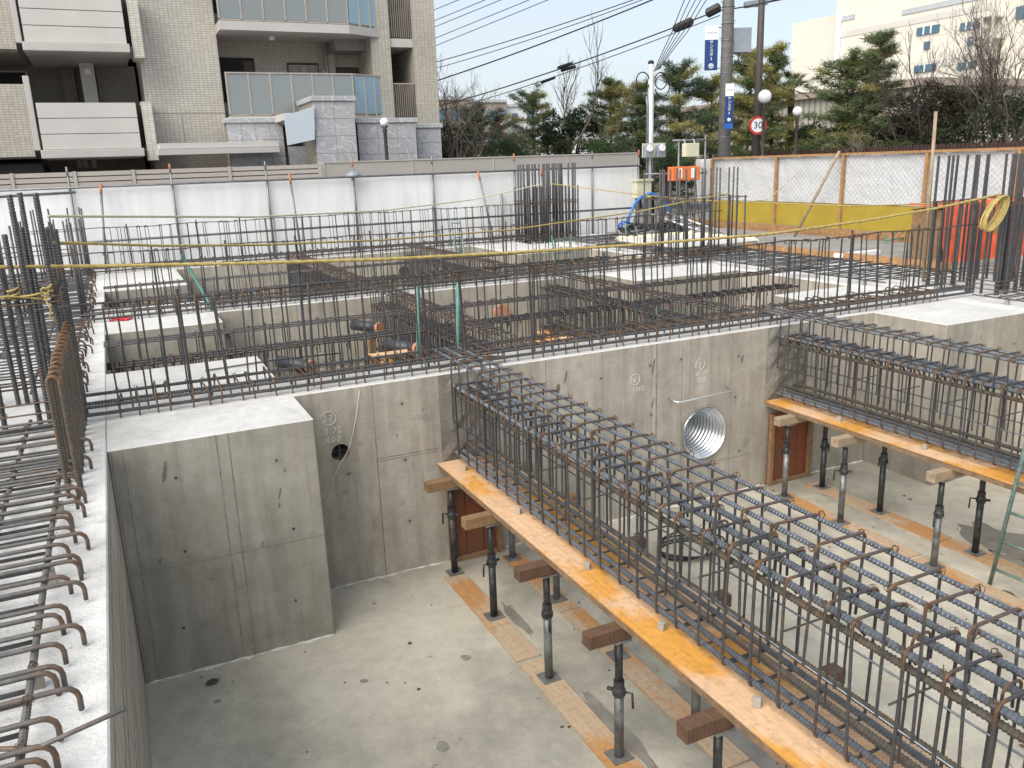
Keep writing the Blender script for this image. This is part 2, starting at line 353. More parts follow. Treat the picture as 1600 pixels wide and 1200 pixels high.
def rrect(w, h, rad, n=3):
    """rounded rectangle in XZ from (0,0) to (w,h): points and a flag for the bends"""
    P = []; B = []
    for cx, cz, a in ((w-rad, h-rad, 0), (rad, h-rad, 90), (rad, rad, 180), (w-rad, rad, 270)):
        for i in range(n+1):
            t = R(a+90*i/n); P.append((cx+rad*math.cos(t), 0, cz+rad*math.sin(t))); B.append(1. if a in (0, 90) else .5)
    return P, B
def stirrup_mesh(w, h, r=.0068, n=6, swap=False):
    P, B = rrect(w, h, .032)
    # straight points between the bends keep the rust local
    Q = []; U = []
    for i in range(len(P)):
        Q.append(P[i]); U.append(B[i]*.95); j = (i+1) % len(P)
        d = math.dist(P[i], P[j])
        if d > .1:
            for f in (.14, .86): Q.append(tuple(P[i][k]+(P[j][k]-P[i][k])*f for k in range(3))); U.append(0.)
    # seismic hook: two tails turned into the cage at the top left corner
    b = MB(); b.tube(Q, r, n, closed=True, rust=U)
    for dx, dz, yy in ((.075, -.085, .011), (.10, -.06, -.011)):
        b.tube([(.012, yy, h-.012), (.022, yy, h-.02), (.012+dx, yy, h-.012+dz)], r, n, rust=[1, .8, .3])
    if swap: b.v = [(0+p[1], p[0], p[2]) for p in b.v]
    return b
def uhoop_mesh(w, h, r=.006, n=6, rad=.03, legR=None, swap=False, base=0.):
    """inverted U, legs down; legR = how far the right leg comes down"""
    hr = h if legR is None else legR
    P = [(0, 0, 0), (0, 0, h-rad*3), (0, 0, h-rad)]+[(rad-rad*math.cos(t), 0, h-rad+rad*math.sin(t)) for t in (R(30), R(60), R(90))]
    P += [(w-rad-.02, 0, h), (w-rad, 0, h)]+[(w-rad+rad*math.sin(t), 0, h-rad+rad*math.cos(t)) for t in (R(30), R(60), R(90))]
    P += [(w, 0, h-rad*3), (w, 0, h-hr)]
    U = [base, base, .6, .9, .9, .8, .2+base, .8, .9, .9, .8, base, base]
    b = MB().tube(P, r, n, rust=U)
    if swap: b.v = [(p[1], p[0], p[2]) for p in b.v]
    return b
def ties(points, name, parent, size=.016):
    """binding wire twists, too small to pick apart singly"""
    b = MB()
    for p in points:
        p = Vector(p); a = random.uniform(0, 6.28)
        for k in range(2):
            nrm = Vector((math.cos(a+k*1.6), math.sin(a+k*1.6), random.uniform(-.5, .5))).normalized()
            x = nrm.orthogonal().normalized(); y = nrm.cross(x)
            b.tube([p+(x*math.cos(t)+y*math.sin(t))*size for t in (0, 1.26, 2.51, 3.77, 5.03)], .0022, 3, closed=True)
        b.tube([p, p+Vector((random.uniform(-.03, .03), random.uniform(-.03, .03), random.uniform(-.02, .035)))], .002, 3)
    o = b.build(name, 'tie_wire', parent); o['kind'] = 'stuff'; return o

# ================================================================== SETTING: ground and concrete
ZF = -1.83
g = MB()
X0, X1, Y0, Y1 = -6, 11.5, -3, 18.72
BIG = 900
zg = -.02
for (a, b, c, d) in ((-BIG, X0, -BIG, BIG), (X1, BIG, -BIG, BIG), (X0, X1, -BIG, Y0), (X0, X1, Y1, BIG)):
    g.quad((a, c, zg), (b, c, zg), (b, d, zg), (a, d, zg))
struct(g.build('ground', 'site_earth'))
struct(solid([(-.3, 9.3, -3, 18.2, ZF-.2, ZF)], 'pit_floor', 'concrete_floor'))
def cblock(name, x0, x1, y0, y1, z0, z1, label, cat='wall', side='concrete_wall', top='laitance', parent=None, holes=(), group=None, bev=.008):
    b = MB().box(x0, x1, y0, y1, z0, z1)
    me = b.mesh(name, side, bevel=bev); me.materials.append(MAT[top])
    if holes:
        o = bpy.data.objects.new('tmp', me); COL.objects.link(o); cut = []
        for (hx, hz, hr) in holes:
            c = MB().lathe([(hr, y0-.3), (hr, y1+.3)], hx, 0, 40, 'Y', hz).build('cut', side); cut.append(c)
            md = o.modifiers.new('b', 'BOOLEAN'); md.object = c; md.operation = 'DIFFERENCE'; md.solver = 'EXACT'
        dg = bpy.context.evaluated_depsgraph_get()
        me = bpy.data.meshes.new_from_object(o.evaluated_get(dg))
        for c in cut+[o]: bpy.data.objects.remove(c)
    for p in me.polygons:
        if p.normal.z > .5 and p.center.z > z1-.05: p.material_index = 1
        else: p.material_index = 0
    o = link(name, me, parent)
    if label: tag(o, label, cat, group)
    return o
def box_part(name, mat, parent, *q, bevel=0.): return solid([q], name, mat, parent, bevel)
XW = -.24
# left foundation wall (wide strip under the rebar mat)
lw = cblock('foundation_wall', X0, XW, -3, 18.7, ZF-.1, 0, 'wide whitish concrete wall top along the left edge of the pit under the rebar mat', top='laitance_rough')
for z in (-.12, -.42, -.55, -.83, -.95, -1.3):
    box_part('board_line', 'seam', lw, XW, XW+.0025, -2, 6.09, z, z+.006+random.random()*.004)
SL = (5.44, -1.06, .285)
w1 = cblock('foundation_wall', XW+.001, 9.199, 6.86, 7.46, ZF-.1, -.002, 'long grey concrete cross wall with the corrugated steel sleeve and chalk numbers', holes=[SL, (1.53, -.572, .08)], top='laitance')
w2 = cblock('foundation_wall', XW+.001, 9.199, 11.85, 12.45, ZF-.1, -.002, 'second concrete cross wall, behind the first row of pits')
w3 = cblock('foundation_wall', XW+.001, 9.199, 18.1, 18.7, ZF-.1, -.002, 'farthest concrete cross wall, close to the white sheet fence')
rw = cblock('foundation_wall', 9.2, 11.48, -3, 18.69, ZF-.1, 0, 'concrete wall strip running along the right side of the pits under a rebar mat', top='laitance_rough')
BL = {}
for nm, x0, x1, y0, y1, lab in (
    ('a', XW+.001, 1.18, 6.1, 6.859, 'big concrete block with smooth white top in the near left corner of the pit'),
    ('b', XW+.001, 1.17, 7.461, 8.66, 'concrete block with white top behind the first cross wall at the left end'),
    ('c', XW+.001, 1.12, 11.02, 11.849, 'concrete block with a red scrap on it before the second cross wall, left end'),
    ('d', XW+.001, 1.10, 12.451, 13.3, 'concrete block hidden behind the second cross wall at the left end'),
    ('e', XW+.001, 1.06, 15.32, 18.099, 'farthest left concrete block with wide white top below the fence'),
    ('f', 7.86, 9.199, 5.9, 6.859, 'big concrete block at the right edge of the picture beyond the second cage'),
    ('g', 7.86, 9.199, 7.461, 8.5, 'concrete block with white top behind the first cross wall at the right end'),
    ('h', 7.2, 9.199, 10.82, 11.849, 'concrete block before the second cross wall at its right end'),
    ('i', 7.5, 9.199, 15.6, 18.099, 'pale concrete block by the far rebar column')):
    BL[nm] = cblock('foundation_block', x0, x1, y0, y1, ZF-.1, -.004, lab, 'concrete block', 'concrete_block')
# formwork joints printed on the concrete
def vseam(par, u, v, Y, z0=ZF, z1=-.01, w=.006, mat='seam', proud=.002):
    x = ony(u, v, Y)[0]; box_part('panel_joint', mat, par, x-w/2, x+w/2, Y-proud, Y, z0, z1)
def hseam(par, xa, xb, z, Y, w=.006, mat='seam'): box_part('panel_joint', mat, par, xa, xb, Y-.002, Y, z-w/2, z+w/2)
for u, v, w in ((584, 650, .010), (853, 600, .006), (942, 580, .004), (1018, 580, .005), (1026, 580, .018), (1066, 560, .006), (1078, 560, .004), (1144, 560, .006)):
    vseam(w1, u, v, 6.86, w=w)
hseam(w1, ony(589, 716, 6.86)[0], 2.42, ony(640, 708, 6.86)[2], 6.86); hseam(w1, ony(589, 716, 6.86)[0], 2.42, ony(640, 708, 6.86)[2]-.025, 6.86, .004)
hseam(w1, 5.0, 6.25, -1.42, 6.86, .005); hseam(w1, 3.0, 5.0, -1.1, 6.86, .004)
for u, w in ((352, .007), (371, .007), (188, .006), (206, .006)): vseam(BL['a'], u, 800, 6.1, w=w)
hseam(BL['a'], XW, 1.17, -.95, 6.1, .004)
for xx in (8.35, 8.85): box_part('panel_joint', 'seam', BL['f'], xx, xx+.006, 5.898, 5.9, ZF, -.01)
for yy in (6.3,): box_part('panel_joint', 'seam', BL['f'], 7.858, 7.86, yy, yy+.006, ZF, -.01)
for xx in (2.2, 4.6, 6.9): box_part('panel_joint', 'seam', w2, xx, xx+.008, 11.848, 11.85, ZF, -.01)
# form tie holes and cone marks
random.seed(11)
tie = MB().lathe([(.011, 0), (.011, .002)], 0, 0, 10, 'Y').mesh('tie_hole', 'hole_dark')
ring = MB().lathe([(.034, 0), (.034, .0015)], 0, 0, 14, 'Y').mesh('tie_patch', 'concrete_block')
def tiehole(par, x, y, z): 
    link('tie_patch', ring, par, (x, y-.0015, z)); link('tie_hole', tie, par, (x+.004, y-.004, z))
for x in (2.1, 3.45, 4.15, 4.75, 5.15, 5.9):
    for z in (-.25, -.75, -1.35): 
        if random.random() < .6 and abs(x-5.44) > .4 or abs(z+1.06) > .4: tiehole(w1, x+random.uniform(-.05, .05), 6.86, z+random.uniform(-.04, .04))
for x in (.12, .9):
    for z in (-.28, -.85, -1.45): tiehole(BL['a'], x+random.uniform(-.05, .05), 6.1, z)
for x in (8.1, 8.6, 9.0): tiehole(BL['f'], x, 5.9, -.35)
# rough construction joint where the beams meet the wall
for xa, xb in ((2.46, 3.02), (6.28, 6.88)):
    b = MB(); n = 7; rows = 9; V = []; F = []
    for i in range(rows+1):
        for j in range(n+1):
            V.append((xa+(xb-xa)*j/n, 6.858-(random.uniform(.0, .03) if 0 < j < n and 0 < i < rows else 0), -.84+.83*i/rows))
    for i in range(rows):
        for j in range(n): F.append((i*(n+1)+j, i*(n+1)+j+1, (i+1)*(n+1)+j+1, (i+1)*(n+1)+j))
    b.add(V, F).build('rough_joint', 'rough_joint', w1)
def scar(par, u, v, Y, w, h, mat='hole_dark', lean=0.):
    p = ony(u, v, Y); n = 9; P = []
    for k in range(n):
        t = 2*math.pi*k/n; P.append((p[0]+w/2*math.cos(t)*random.uniform(.5, 1.1)+lean*h*math.sin(t), p[2]+h/2*math.sin(t)*random.uniform(.75, 1.1)))
    MB().prism(P, Y-.0016, Y-.0002, 'Y').build('surface_scar', mat, par)
flat('scar_dark', (.16, .15, .125), .95, 0, .3, 30)
for u, v, w, h in ((257, 738, .035, .16), (437, 772, .015, .11), (436, 790, .02, .05), (250, 876, .03, .035), (445, 735, .02, .03), (300, 800, .012, .02), (470, 955, .015, .02), (410, 850, .012, .05), (330, 905, .02, .02)): scar(BL['a'], u, v, 6.1, w, h, 'scar_dark', .12)
for u, v, w, h in ((884, 588, .03, .14), (872, 606, .05, .09), (1021, 572, .025, .2), (1020, 630, .02, .12), (660, 640, .012, .04), (620, 680, .012, .03), (545, 740, .05, .04), (1160, 560, .04, .1)): scar(w1, u, v, 6.86, w, h, 'scar_dark', .1)
for u, v, w, h in ((1190, 575, .12, .09), (1165, 690, .07, .16), (905, 570, .08, .06), (650, 652, .25, .05)): scar(w1, u, v, 6.86, w, h, 'concrete_block')
# corrugated steel sleeve in the wall
b = MB(); prof = []; n = 56
for i in range(0, 89):
    y = 6.83+i*.0078; prof.append((SL[2]-.016+.0115*math.cos(i*2*math.pi/7), y))
V = []; F = []
for (rr, y) in prof:
    for j in range(n): t = 2*math.pi*j/n; V.append((SL[0]+rr*math.cos(t), y, SL[1]+rr*math.sin(t)))
for i in range(len(prof)-1):
    for j in range(n): F.append((i*n+j, (i+1)*n+j, (i+1)*n+(j+1) % n, i*n+(j+1) % n))
slv = b.add(V, F).build('corrugated_sleeve', 'galvanised', None, True)
tag(slv, 'round corrugated steel sleeve set through the cross wall', 'pipe sleeve')
b = MB(); V = []; F = []
for j in range(40):
    t = 2*math.pi*j/40; q = random.uniform(.012, .035)
    V += [(SL[0]+(SL[2]-.004)*math.cos(t), 6.857, SL[1]+(SL[2]-.004)*math.sin(t)), (SL[0]+(SL[2]+q)*math.cos(t), 6.856, SL[1]+(SL[2]+q)*math.sin(t))]
for j in range(40): a = 2*j; c = 2*((j+1) % 40); F.append((a, a+1, c+1, c))
b.add(V, F).build('mortar_rim', 'concrete_block', w1)
tag(MB().tube([(4.98, 6.86, -.60), (4.98, 6.74, -.615), (5.02, 6.715, -.62), (5.68, 6.715, -.60), (5.72, 6.74, -.595), (5.72, 6.86, -.58)], .009, 8).build('step_iron', 'galvanised', None, True), 'bent steel step iron sticking out of the wall above the sleeve', 'step iron')
# chalk writing: hand-drawn strokes
DIG = {'0': [[(.5, 1), (.15, .75), (.1, .3), (.4, 0), (.8, .25), (.85, .7), (.5, 1)]], '1': [[(.5, 1), (.42, 0)]], '2': [[(.1, .75), (.4, 1), (.8, .8), (.6, .4), (.1, .02), (.9, .08)]],
       '4': [[(.6, 1), (.1, .35), (.9, .42)], [(.7, .7), (.55, 0)]], '5': [[(.85, 1), (.3, .95), (.2, .55), (.7, .6), (.8, .2), (.4, 0), (.1, .1)]], '6': [[(.7, 1), (.25, .6), (.15, .2), (.5, 0), (.8, .25), (.5, .5), (.2, .3)]],
       '7': [[(.1, .9), (.85, 1), (.45, 0)]], '.': [[(.3, .0), (.4, .06)]], 'o': [[(.5+.5*math.cos(t/10*6.28), .5+.5*math.sin(t/10*6.28)) for t in range(11)]],
       '8': [[(.5, .5), (.2, .75), (.5, 1), (.8, .75), (.2, .25), (.5, 0), (.8, .25), (.5, .5)]], '/': [[(.7, 1), (.3, 0)]]}
def chalk(name, text, u, v, Y, h, label, lean=.15):
    p = ony(u, v, Y); b = MB(); x = p[0]
    for ch in text:
        for st in DIG[ch]:
            pts = [(x+(q[0]*.62+q[1]*lean)*h+random.uniform(-.003, .003), p[2]+q[1]*h+random.uniform(-.003, .003)) for q in st]
            for a, c in zip(pts, pts[1:]): b.beam((a[0], Y-.002, a[1]), (c[0], Y-.002, c[1]), .002, .0055, (0, 0, 1) if abs(a[0]-c[0]) > abs(a[1]-c[1])*.2 else (1, 0, 0))
        x += h*(.45 if ch in '.1' else .78)
    return b
def chalkset(u, v, num, lines, label, s):
    o = MB(); pc = ony(u+1, v-1, 6.86); o.tube([(pc[0]+.062*s*math.cos(t)*(1+.06*math.sin(2*t+u)), 6.857, pc[2]+.06*s*math.sin(t)) for t in np.linspace(0, 6.28, 22)[:-1]], .0028, 4, closed=True)
    b = chalk('c', num, u-8*s, v+5*s, 6.86, .058*s, ''); o.add(b.v, b.f)
    for t, uu, vv in lines: b = chalk('c', t, uu, vv, 6.86, .058*s, ''); o.add(b.v, b.f)
    x = o.build('chalk_mark', 'chalk', w1); x['label'] = label
chalkset(512, 655, '27', [('0.70', 506, 680), ('1400', 505, 694)], 'chalk circled number and two figures left of the beam', 1)
chalkset(991, 594, '26', [('7140', 987, 614)], 'chalk circled number between the two beams', .95)
chalkset(1093, 570, '25', [('0/04', 1087, 588), ('700', 1087, 599)], 'chalk circled number above the steel sleeve', .95)
# chalk-white string hanging from the wall top through the small hole
pts = [ony(u, v, 6.85) for u, v in ((562, 610), (558, 640), (552, 675), (546, 698), (542, 708), (532, 724), (520, 750), (510, 785))]
tag(MB().tube(pts, .003, 4).build('string', 'chalk'), 'thin white string hanging down the wall past the small round hole', 'string')
b = MB().tube([(1.53, 6.9, -.66), (1.53, 6.9, -.50)], .012, 6).tube([(1.45, 6.95, -.58), (1.61, 6.95, -.58)], .012, 6)
b.build('bar_end', 'rebar_dark', w1)
# long crack-like dark water marks and spots on the pit floor
random.seed(5)
spot = [MB().prism([(math.cos(t)*random.uniform(.8, 1.1), math.sin(t)*random.uniform(.8, 1.1)) for t in np.linspace(0, 6.28, 14)[:-1]], 0, .002).mesh('floor_spot', 'seam') for _ in range(3)]
pf = bpy.data.objects['pit_floor']
for u, v, s in ((332, 1066, .06), (728, 1028, .045), (569, 1064, .03), (692, 1167, .055), (585, 943, .02), (1568, 930, .12), (340, 1096, .03), (605, 1067, .012), (633, 1067, .01), (720, 1155, .012), (480, 1175, .012)):
    p = onz(u, v, ZF); link('floor_spot', spot[random.randrange(3)], pf, (p[0], p[1], ZF+.001), (0, 0, random.random()*6), (s, s*.8, 1))
for u, v, s in ((332, 1066, .042), (1568, 930, .09)):
    p = onz(u, v, ZF); link('floor_drain', MB().prism([(math.cos(t), math.sin(t)) for t in np.linspace(0, 6.28, 17)[:-1]], 0, .002).mesh('floor_drain', 'hole_dark'), pf, (p[0], p[1], ZF+.003), None, (s, s, 1))

flat('grout', (.60, .585, .54), .95, 0, .2, 25)
def smear(x0, x1, y):
    n = int((x1-x0)/.05); V = []; F = []
    for i in range(n+1):
        x = x0+(x1-x0)*i/n; q = max(.004, random.gauss(.018, .014)); V += [(x, y-.0005, ZF+.012*random.random()+.002), (x, y-q, ZF+.0012)]
    for i in range(n): F.append((2*i, 2*i+1, 2*i+3, 2*i+2))
    MB().add(V, F).build('grout_smear', 'grout', pf)
smear(XW+.02, 1.17, 6.1); smear(1.2, 2.45, 6.86); smear(3.05, 6.3, 6.86); smear(6.97, 7.85, 6.86)
# ================================================================== REBAR
random.seed(21)
def cage(axis, c0, a, b, label, steel='rebar_steel', ribs=False, upper=True, sp=.205, bars_n=6, near=False, group='beam rebar cages'):
    """beam cage: axis 'Y' -> runs along Y from a to b with its left side at X=c0; axis 'X' -> along X with its front at Y=c0"""
    w, zb, zt = .315, -.78, -.09
    root = thing('rebar_cage', (c0+.2, a, -.79) if axis == 'Y' else (a, c0+.2, -.79), label, 'rebar cage', group)
    sw = axis == 'X'
    sm = stirrup_mesh(w, zt-zb, .0077 if near else .0074, 7 if near else 4, sw).mesh('stirrup', 'rebar_dark')
    um = uhoop_mesh(w-.02, .60, .0075 if near else .0068, 6 if near else 4, legR=.42, swap=sw).mesh('cap_tie', 'rebar_dark')
    im = uhoop_mesh(.105, .60, .0068, 6 if near else 4, legR=.52, swap=sw).mesh('inner_tie', 'rebar_dark')
    L = b-a; n = int(L/sp); tp = []
    def P(al, ac, z): return (c0+ac, a+al, z) if axis == 'Y' else (a+al, c0+ac, z)
    for i in range(n):
        al = .07+i*sp+random.uniform(-.018, .018); tl = random.uniform(-.035, .035)
        rt = (tl, random.uniform(-.01, .01), random.uniform(-.03, .03)) if axis == 'Y' else (random.uniform(-.01, .01), tl, random.uniform(-.03, .03))
        link('stirrup', sm, root, P(al, 0, zb), rt)
        if near and random.random() < .3:
            link('stirrup', sm, root, P(al+.016, .012, zb+random.uniform(-.01, .004)), rt)
        if i % 2 == 0: link('inner_tie', im, root, P(al+.045, .10, -.69+random.uniform(-.02, .02)), rt)
        if upper:
            rt2 = (random.uniform(-.05, .05), random.uniform(-.015, .015), random.uniform(-.04, .04))
            link('cap_tie', um, root, P(al+.09, .0, -.455+random.uniform(-.008, .008)), rt2)
            tp += [P(al+.09, .008, .13), P(al+.09, w-.01, .13)]
        tp += [P(al, .012, zt-.012), P(al, w-.012, zt-.012)]
    rot = None if axis == 'Y' else XR
    def bars(name, r, mat, lst, ext=(0, 0), rib=False, nn=bars_n):
        LL = L+ext[0]+ext[1]
        me = (ribbed(LL, r, .02 if r > .011 else .014) if rib else rod(LL, r, nn)).mesh(name, mat, not rib)
        for ac, z in lst: link(name, me, root, P(-ext[0], ac, z), rot)
    e = (.0, .05)
    bars('main_bar', .016 if near else .0145, steel, [(.024, zt-.025), (.165, zt-.025), (.285, zt-.025)] if near else [(.024, zt-.025), (.16, zt-.025), (.29, zt-.025)], e, ribs)
    if near: bars('main_bar', .016, 'rebar_brown', [(.045, zt-.10), (.275, zt-.10)], e, ribs)
    bars('main_bar', .016 if near else .0145, steel, [(.024, zb+.024), (.10, zb+.024), (.20, zb+.024), (.288, zb+.024)], e, ribs)
    bars('main_bar', .016 if near else .0145, 'rebar_brown' if near else steel, [(.15, zb+.085), (.288, zb+.09)], e, ribs)
    bars('skin_bar', .0055, steel, [(.014, -.46), (w-.014, -.46)], e, False, 5)
    if upper: bars('top_bar', .0112 if near else .0098, steel, [(.04, .12), (.155, .12), (.278, .12)], (.0, .5), ribs)
    # cross ties at two heights
    cm = rod(w, .0055, 5).mesh('cross_tie', 'rebar_brown')
    for i in range(0, n, 3 if near else 4):
        link('cross_tie', cm, root, P(.09+i*sp, 0, -.36-.006), XR if axis == 'Y' else None)
    ties(tp if near else tp[::3], 'tie_wire', root, .02 if near else .013)
    return root
cage('Y', 2.57, .7, 6.86, 'long rebar beam cage running from the cross wall to the lower right foreground', ribs=True, near=True)
cage('Y', 6.40, 2.2, 6.86, 'rebar beam cage at the right, ending at the ladder', ribs=True, near=True, sp=.165)
cage('Y', 3.27, 7.46, 11.85, 'left rebar beam cage in the pit behind the chalk-marked wall', 'rebar_dark', sp=.13)
cage('Y', 6.05, 7.46, 11.85, 'right rebar beam cage in the pit behind the chalk-marked wall', 'rebar_dark', sp=.13)
cage('Y', 3.25, 12.45, 18.1, 'left rebar beam cage in the farthest pit', 'rebar_dark', sp=.13)
cage('Y', 5.85, 12.45, 18.1, 'right rebar beam cage in the farthest pit', 'rebar_dark', sp=.13)
cage('X', 9.42, XW, 9.2, 'rebar beam cage lying crosswise in the pit behind the chalk-marked wall', 'rebar_dark', sp=.19)
cage('X', 14.6, XW, 9.2, 'rebar beam cage lying crosswise in the farthest pit', 'rebar_dark', sp=.19)

def wall_bars(yf, label, steel, near):
    """bars on top of a cross wall: stirrup heads, long bars and the tall upstand hoops"""
    root = thing('rebar_upstand', (4.4, yf+.3, 0), label, 'rebar', 'rows of upright rebar on the wall tops')
    sm = uhoop_mesh(.46, .135, .0075, 5, swap=True, base=.35).mesh('stirrup_head', 'rebar_brown'); tp = []
    n = 70 if near else 60
    for i in range(n):
        x = -.15+i*9.3/n+random.uniform(-.03, .03); link('stirrup_head', sm, root, (x, yf+.07, -.004), (random.uniform(-.1, .1), random.uniform(-.12, .12), random.uniform(-.05, .05)))
        tp += [(x, yf+.08, .12), (x, yf+.52, .12)]
    me = (ribbed(10.3, .0135, .022) if near else rod(10.3, .0145, 5)).mesh('long_bar', steel)
    for y, z in ((.085, .11), (.22, .108), (.51, .11), (.085, .05)):
        link('long_bar', me, root, (-.62, yf+y, z), XR)
    hm = [uhoop_mesh(.11, h, .0074, 5 if near else 4, rad=.03, swap=True, legR=l).mesh('upstand_hoop', 'rebar_dark') for h, l in ((.87, .86), (.875, .80))]
    sp = .165 if near else .19
    for i in range(int(9.6/sp)):
        x = -.1+i*sp+random.uniform(-.035, .035)
        link('upstand_hoop', hm[i % 2], root, (x, yf+.22+random.uniform(-.02, .02), .0), (random.uniform(-.03, .03), random.uniform(-.055, .04), random.uniform(-1.2, .4)))
        tp.append((x, yf+.24, .855))
        if i % 4 == 0: tp.append((x, yf+.33, .855))
    tb = MB(); P = [(-.62+j*10.5/30, yf+.245, .868+.012*math.sin(j*1.3)+.008*math.sin(j*3.1)) for j in range(31)]
    tb.tube(P, .0082, 5).build('top_bar', 'rebar_dark', root, True)
    # thicker starter bars among the hoops
    st = rod(.93, .0125, 6).mesh('starter_bar', 'rebar_dark')
    for i in range(9 if near else 7):
        link('starter_bar', st, root, (.4+i*1.05+random.uniform(-.2, .2), yf+.3, -.003), (math.pi/2+random.uniform(-.02, .02), random.uniform(-.04, .02), 0))
    ties(tp, 'tie_wire', root, .02)
wall_bars(6.86, 'row of tall thin hoops on the chalk-marked cross wall, nearest of three rows', 'rebar_dark', True)
wall_bars(11.85, 'row of tall thin hoops on the second cross wall, middle of three rows', 'rebar_dark', False)
wall_bars(18.1, 'row of tall thin hoops on the farthest wall before the white fence', 'rebar_dark', False)

# ---- rebar mats on the left and right wall strips
def hooked(L, r, mat, hook=.085, n=7):
    P = [(0, 0, 0), (L-.14, 0, 0), (L-.045, 0, 0)]+[(L-.045+.045*math.sin(t), 0, -.045+.045*math.cos(t)) for t in (R(30), R(60), R(90))]+[(L, 0, -.045-hook)]
    return MB().tube(P, r, n, rust=[0, .0, .45, .8, .8, .6, .3]).mesh('mat_bar', mat, True)
def mat(label, y0, y1, xa, xb, sp, r, matn, z, longs, hooks=True, nn=7):
    root = thing('rebar_mat', ((xa+xb)/2, (y0+y1)/2, .0), label, 'rebar mat', 'rebar mats on the wall tops')
    ms = [hooked(xb-xa+e, r, matn, h, nn) for e, h in ((0, .05), (.035, .06), (-.02, .055), (.06, .05))] if hooks else [MB().tube([(0, 0, 0), (xb-xa, 0, 0)], r, 5).mesh('mat_bar', matn, True)]
    y = y0; i = 0; tp = []
    while y < y1:
        k = random.choice((0, 0, 1, 2, 3)) % len(ms)
        dz = random.uniform(-.004, .012)
        link('mat_bar', ms[k], root, (xa, y, z+dz), (0, 0, random.uniform(-.012, .012)))
        for lx in longs[:3]: tp.append((lx, y, z+dz))
        y += sp*random.uniform(.7, 1.25); i += 1
    if nn > 5:
        sm_ = MB().tube([(0, 0, 0), (xb-xa-.10, 0, 0)], r*.9, 6).mesh('mat_bar', matn, True); y = y0+.06
        while y < y1: link('mat_bar', sm_, root, (xa, y, z-.045+random.uniform(-.006, .006)), (0, 0, random.uniform(-.02, .02))); y += sp*random.uniform(.8, 1.5)
    lm = (ribbed(y1-y0+.3, r*1.2, .02) if nn > 5 else rod(y1-y0+.3, r*1.15, 5)).mesh('long_bar', 'rebar_dusty')
    for lx in longs: link('long_bar', lm, root, (lx, y0-.15, z-.022), (0, 0, random.uniform(-.004, .004)))
    b = MB()
    for lx in longs[::2]:
        yy = y0+.2
        while yy < y1: b.box(lx-.02, lx+.02, yy-.02, yy+.02, .0005, z-.022-r); yy += .9
    b.build('spacer', 'concrete_block', root)['kind'] = 'stuff'
    ties(tp[::2], 'tie_wire', root, .02); return root
mat('near rebar mat with rusty hooked ends on the white wall top at the left edge', 1.2, 6.75, -4.2, -.385, .12, .0102, 'rebar_dusty', .105, (-.475, -.74, -1.02, -1.5, -2.1))
mat('far rebar mat on the left wall top beyond the thick column bars', 8.0, 18.4, -4.6, -.42, .14, .009, 'rebar_dark', .1, (-.5, -.8, -1.2, -1.8, -2.5), nn=5)
mat('rebar mat along the right wall top between the rebar columns', 8.2, 17.4, 9.27, 10.95, .13, .009, 'rebar_dark', .09, (9.4, 9.8, 10.2, 10.6, 10.9), False, 5)
mat('rebar mat at the near right behind the big right block', 2.5, 6.6, 9.27, 10.95, .16, .009, 'rebar_dark', .09, (9.4, 9.9, 10.4, 10.9), False, 5)
# row of thick hooked hoops standing on the left wall
root = thing('rebar_hoop_row', (-.41, 6.2, 0), 'close row of thick rusty-topped hoops standing on the left wall', 'rebar')
HB = MB(); wq, hq = .062, .70
for x in (0, wq):
    rb = ribbed(hq, .0115, .016, 7); HB.add([(x+p[0], p[2], p[1]) for p in rb.v], rb.f, .12)
HB.tube([(wq/2-wq/2*math.cos(t), 0, hq-.002+wq/2*math.sin(t)) for t in np.linspace(0, math.pi, 9)], .0118, 7, rust=[.6, .9, 1, 1, 1, 1, 1, .9, .6])
hm = HB.mesh('thick_hoop', 'rebar_brown')
for i in range(15):
    y = 5.25+i*.145; link('thick_hoop', hm, root, (-.445+random.uniform(-.006, .006), y, 0), (random.uniform(-.012, .012), random.uniform(-.015, .01), random.uniform(-.1, .1)))
# loose bar sticking up over the pit in the near corner
a = onz(-40, 1172, .10); c = onz(195, 1107, .2); bb = onz(60, 1168, .11)
tag(MB().tube([a, bb, c], .0085, 8, rust=[.8, .3, 0]).build('loose_bar', 'rebar_dusty', None, True), 'single loose bar pointing up over the pit at the lower left', 'rebar')
a = ony(286, 590, 8.0); 
tag(MB().tube([(.62, 8.2, .01), (1.2, 8.28, .01), (2.0, 8.5, -.05)], .008, 6).build('loose_bar', 'rebar_dark', None, True), 'single loose bar lying on the white block behind the cross wall', 'rebar')

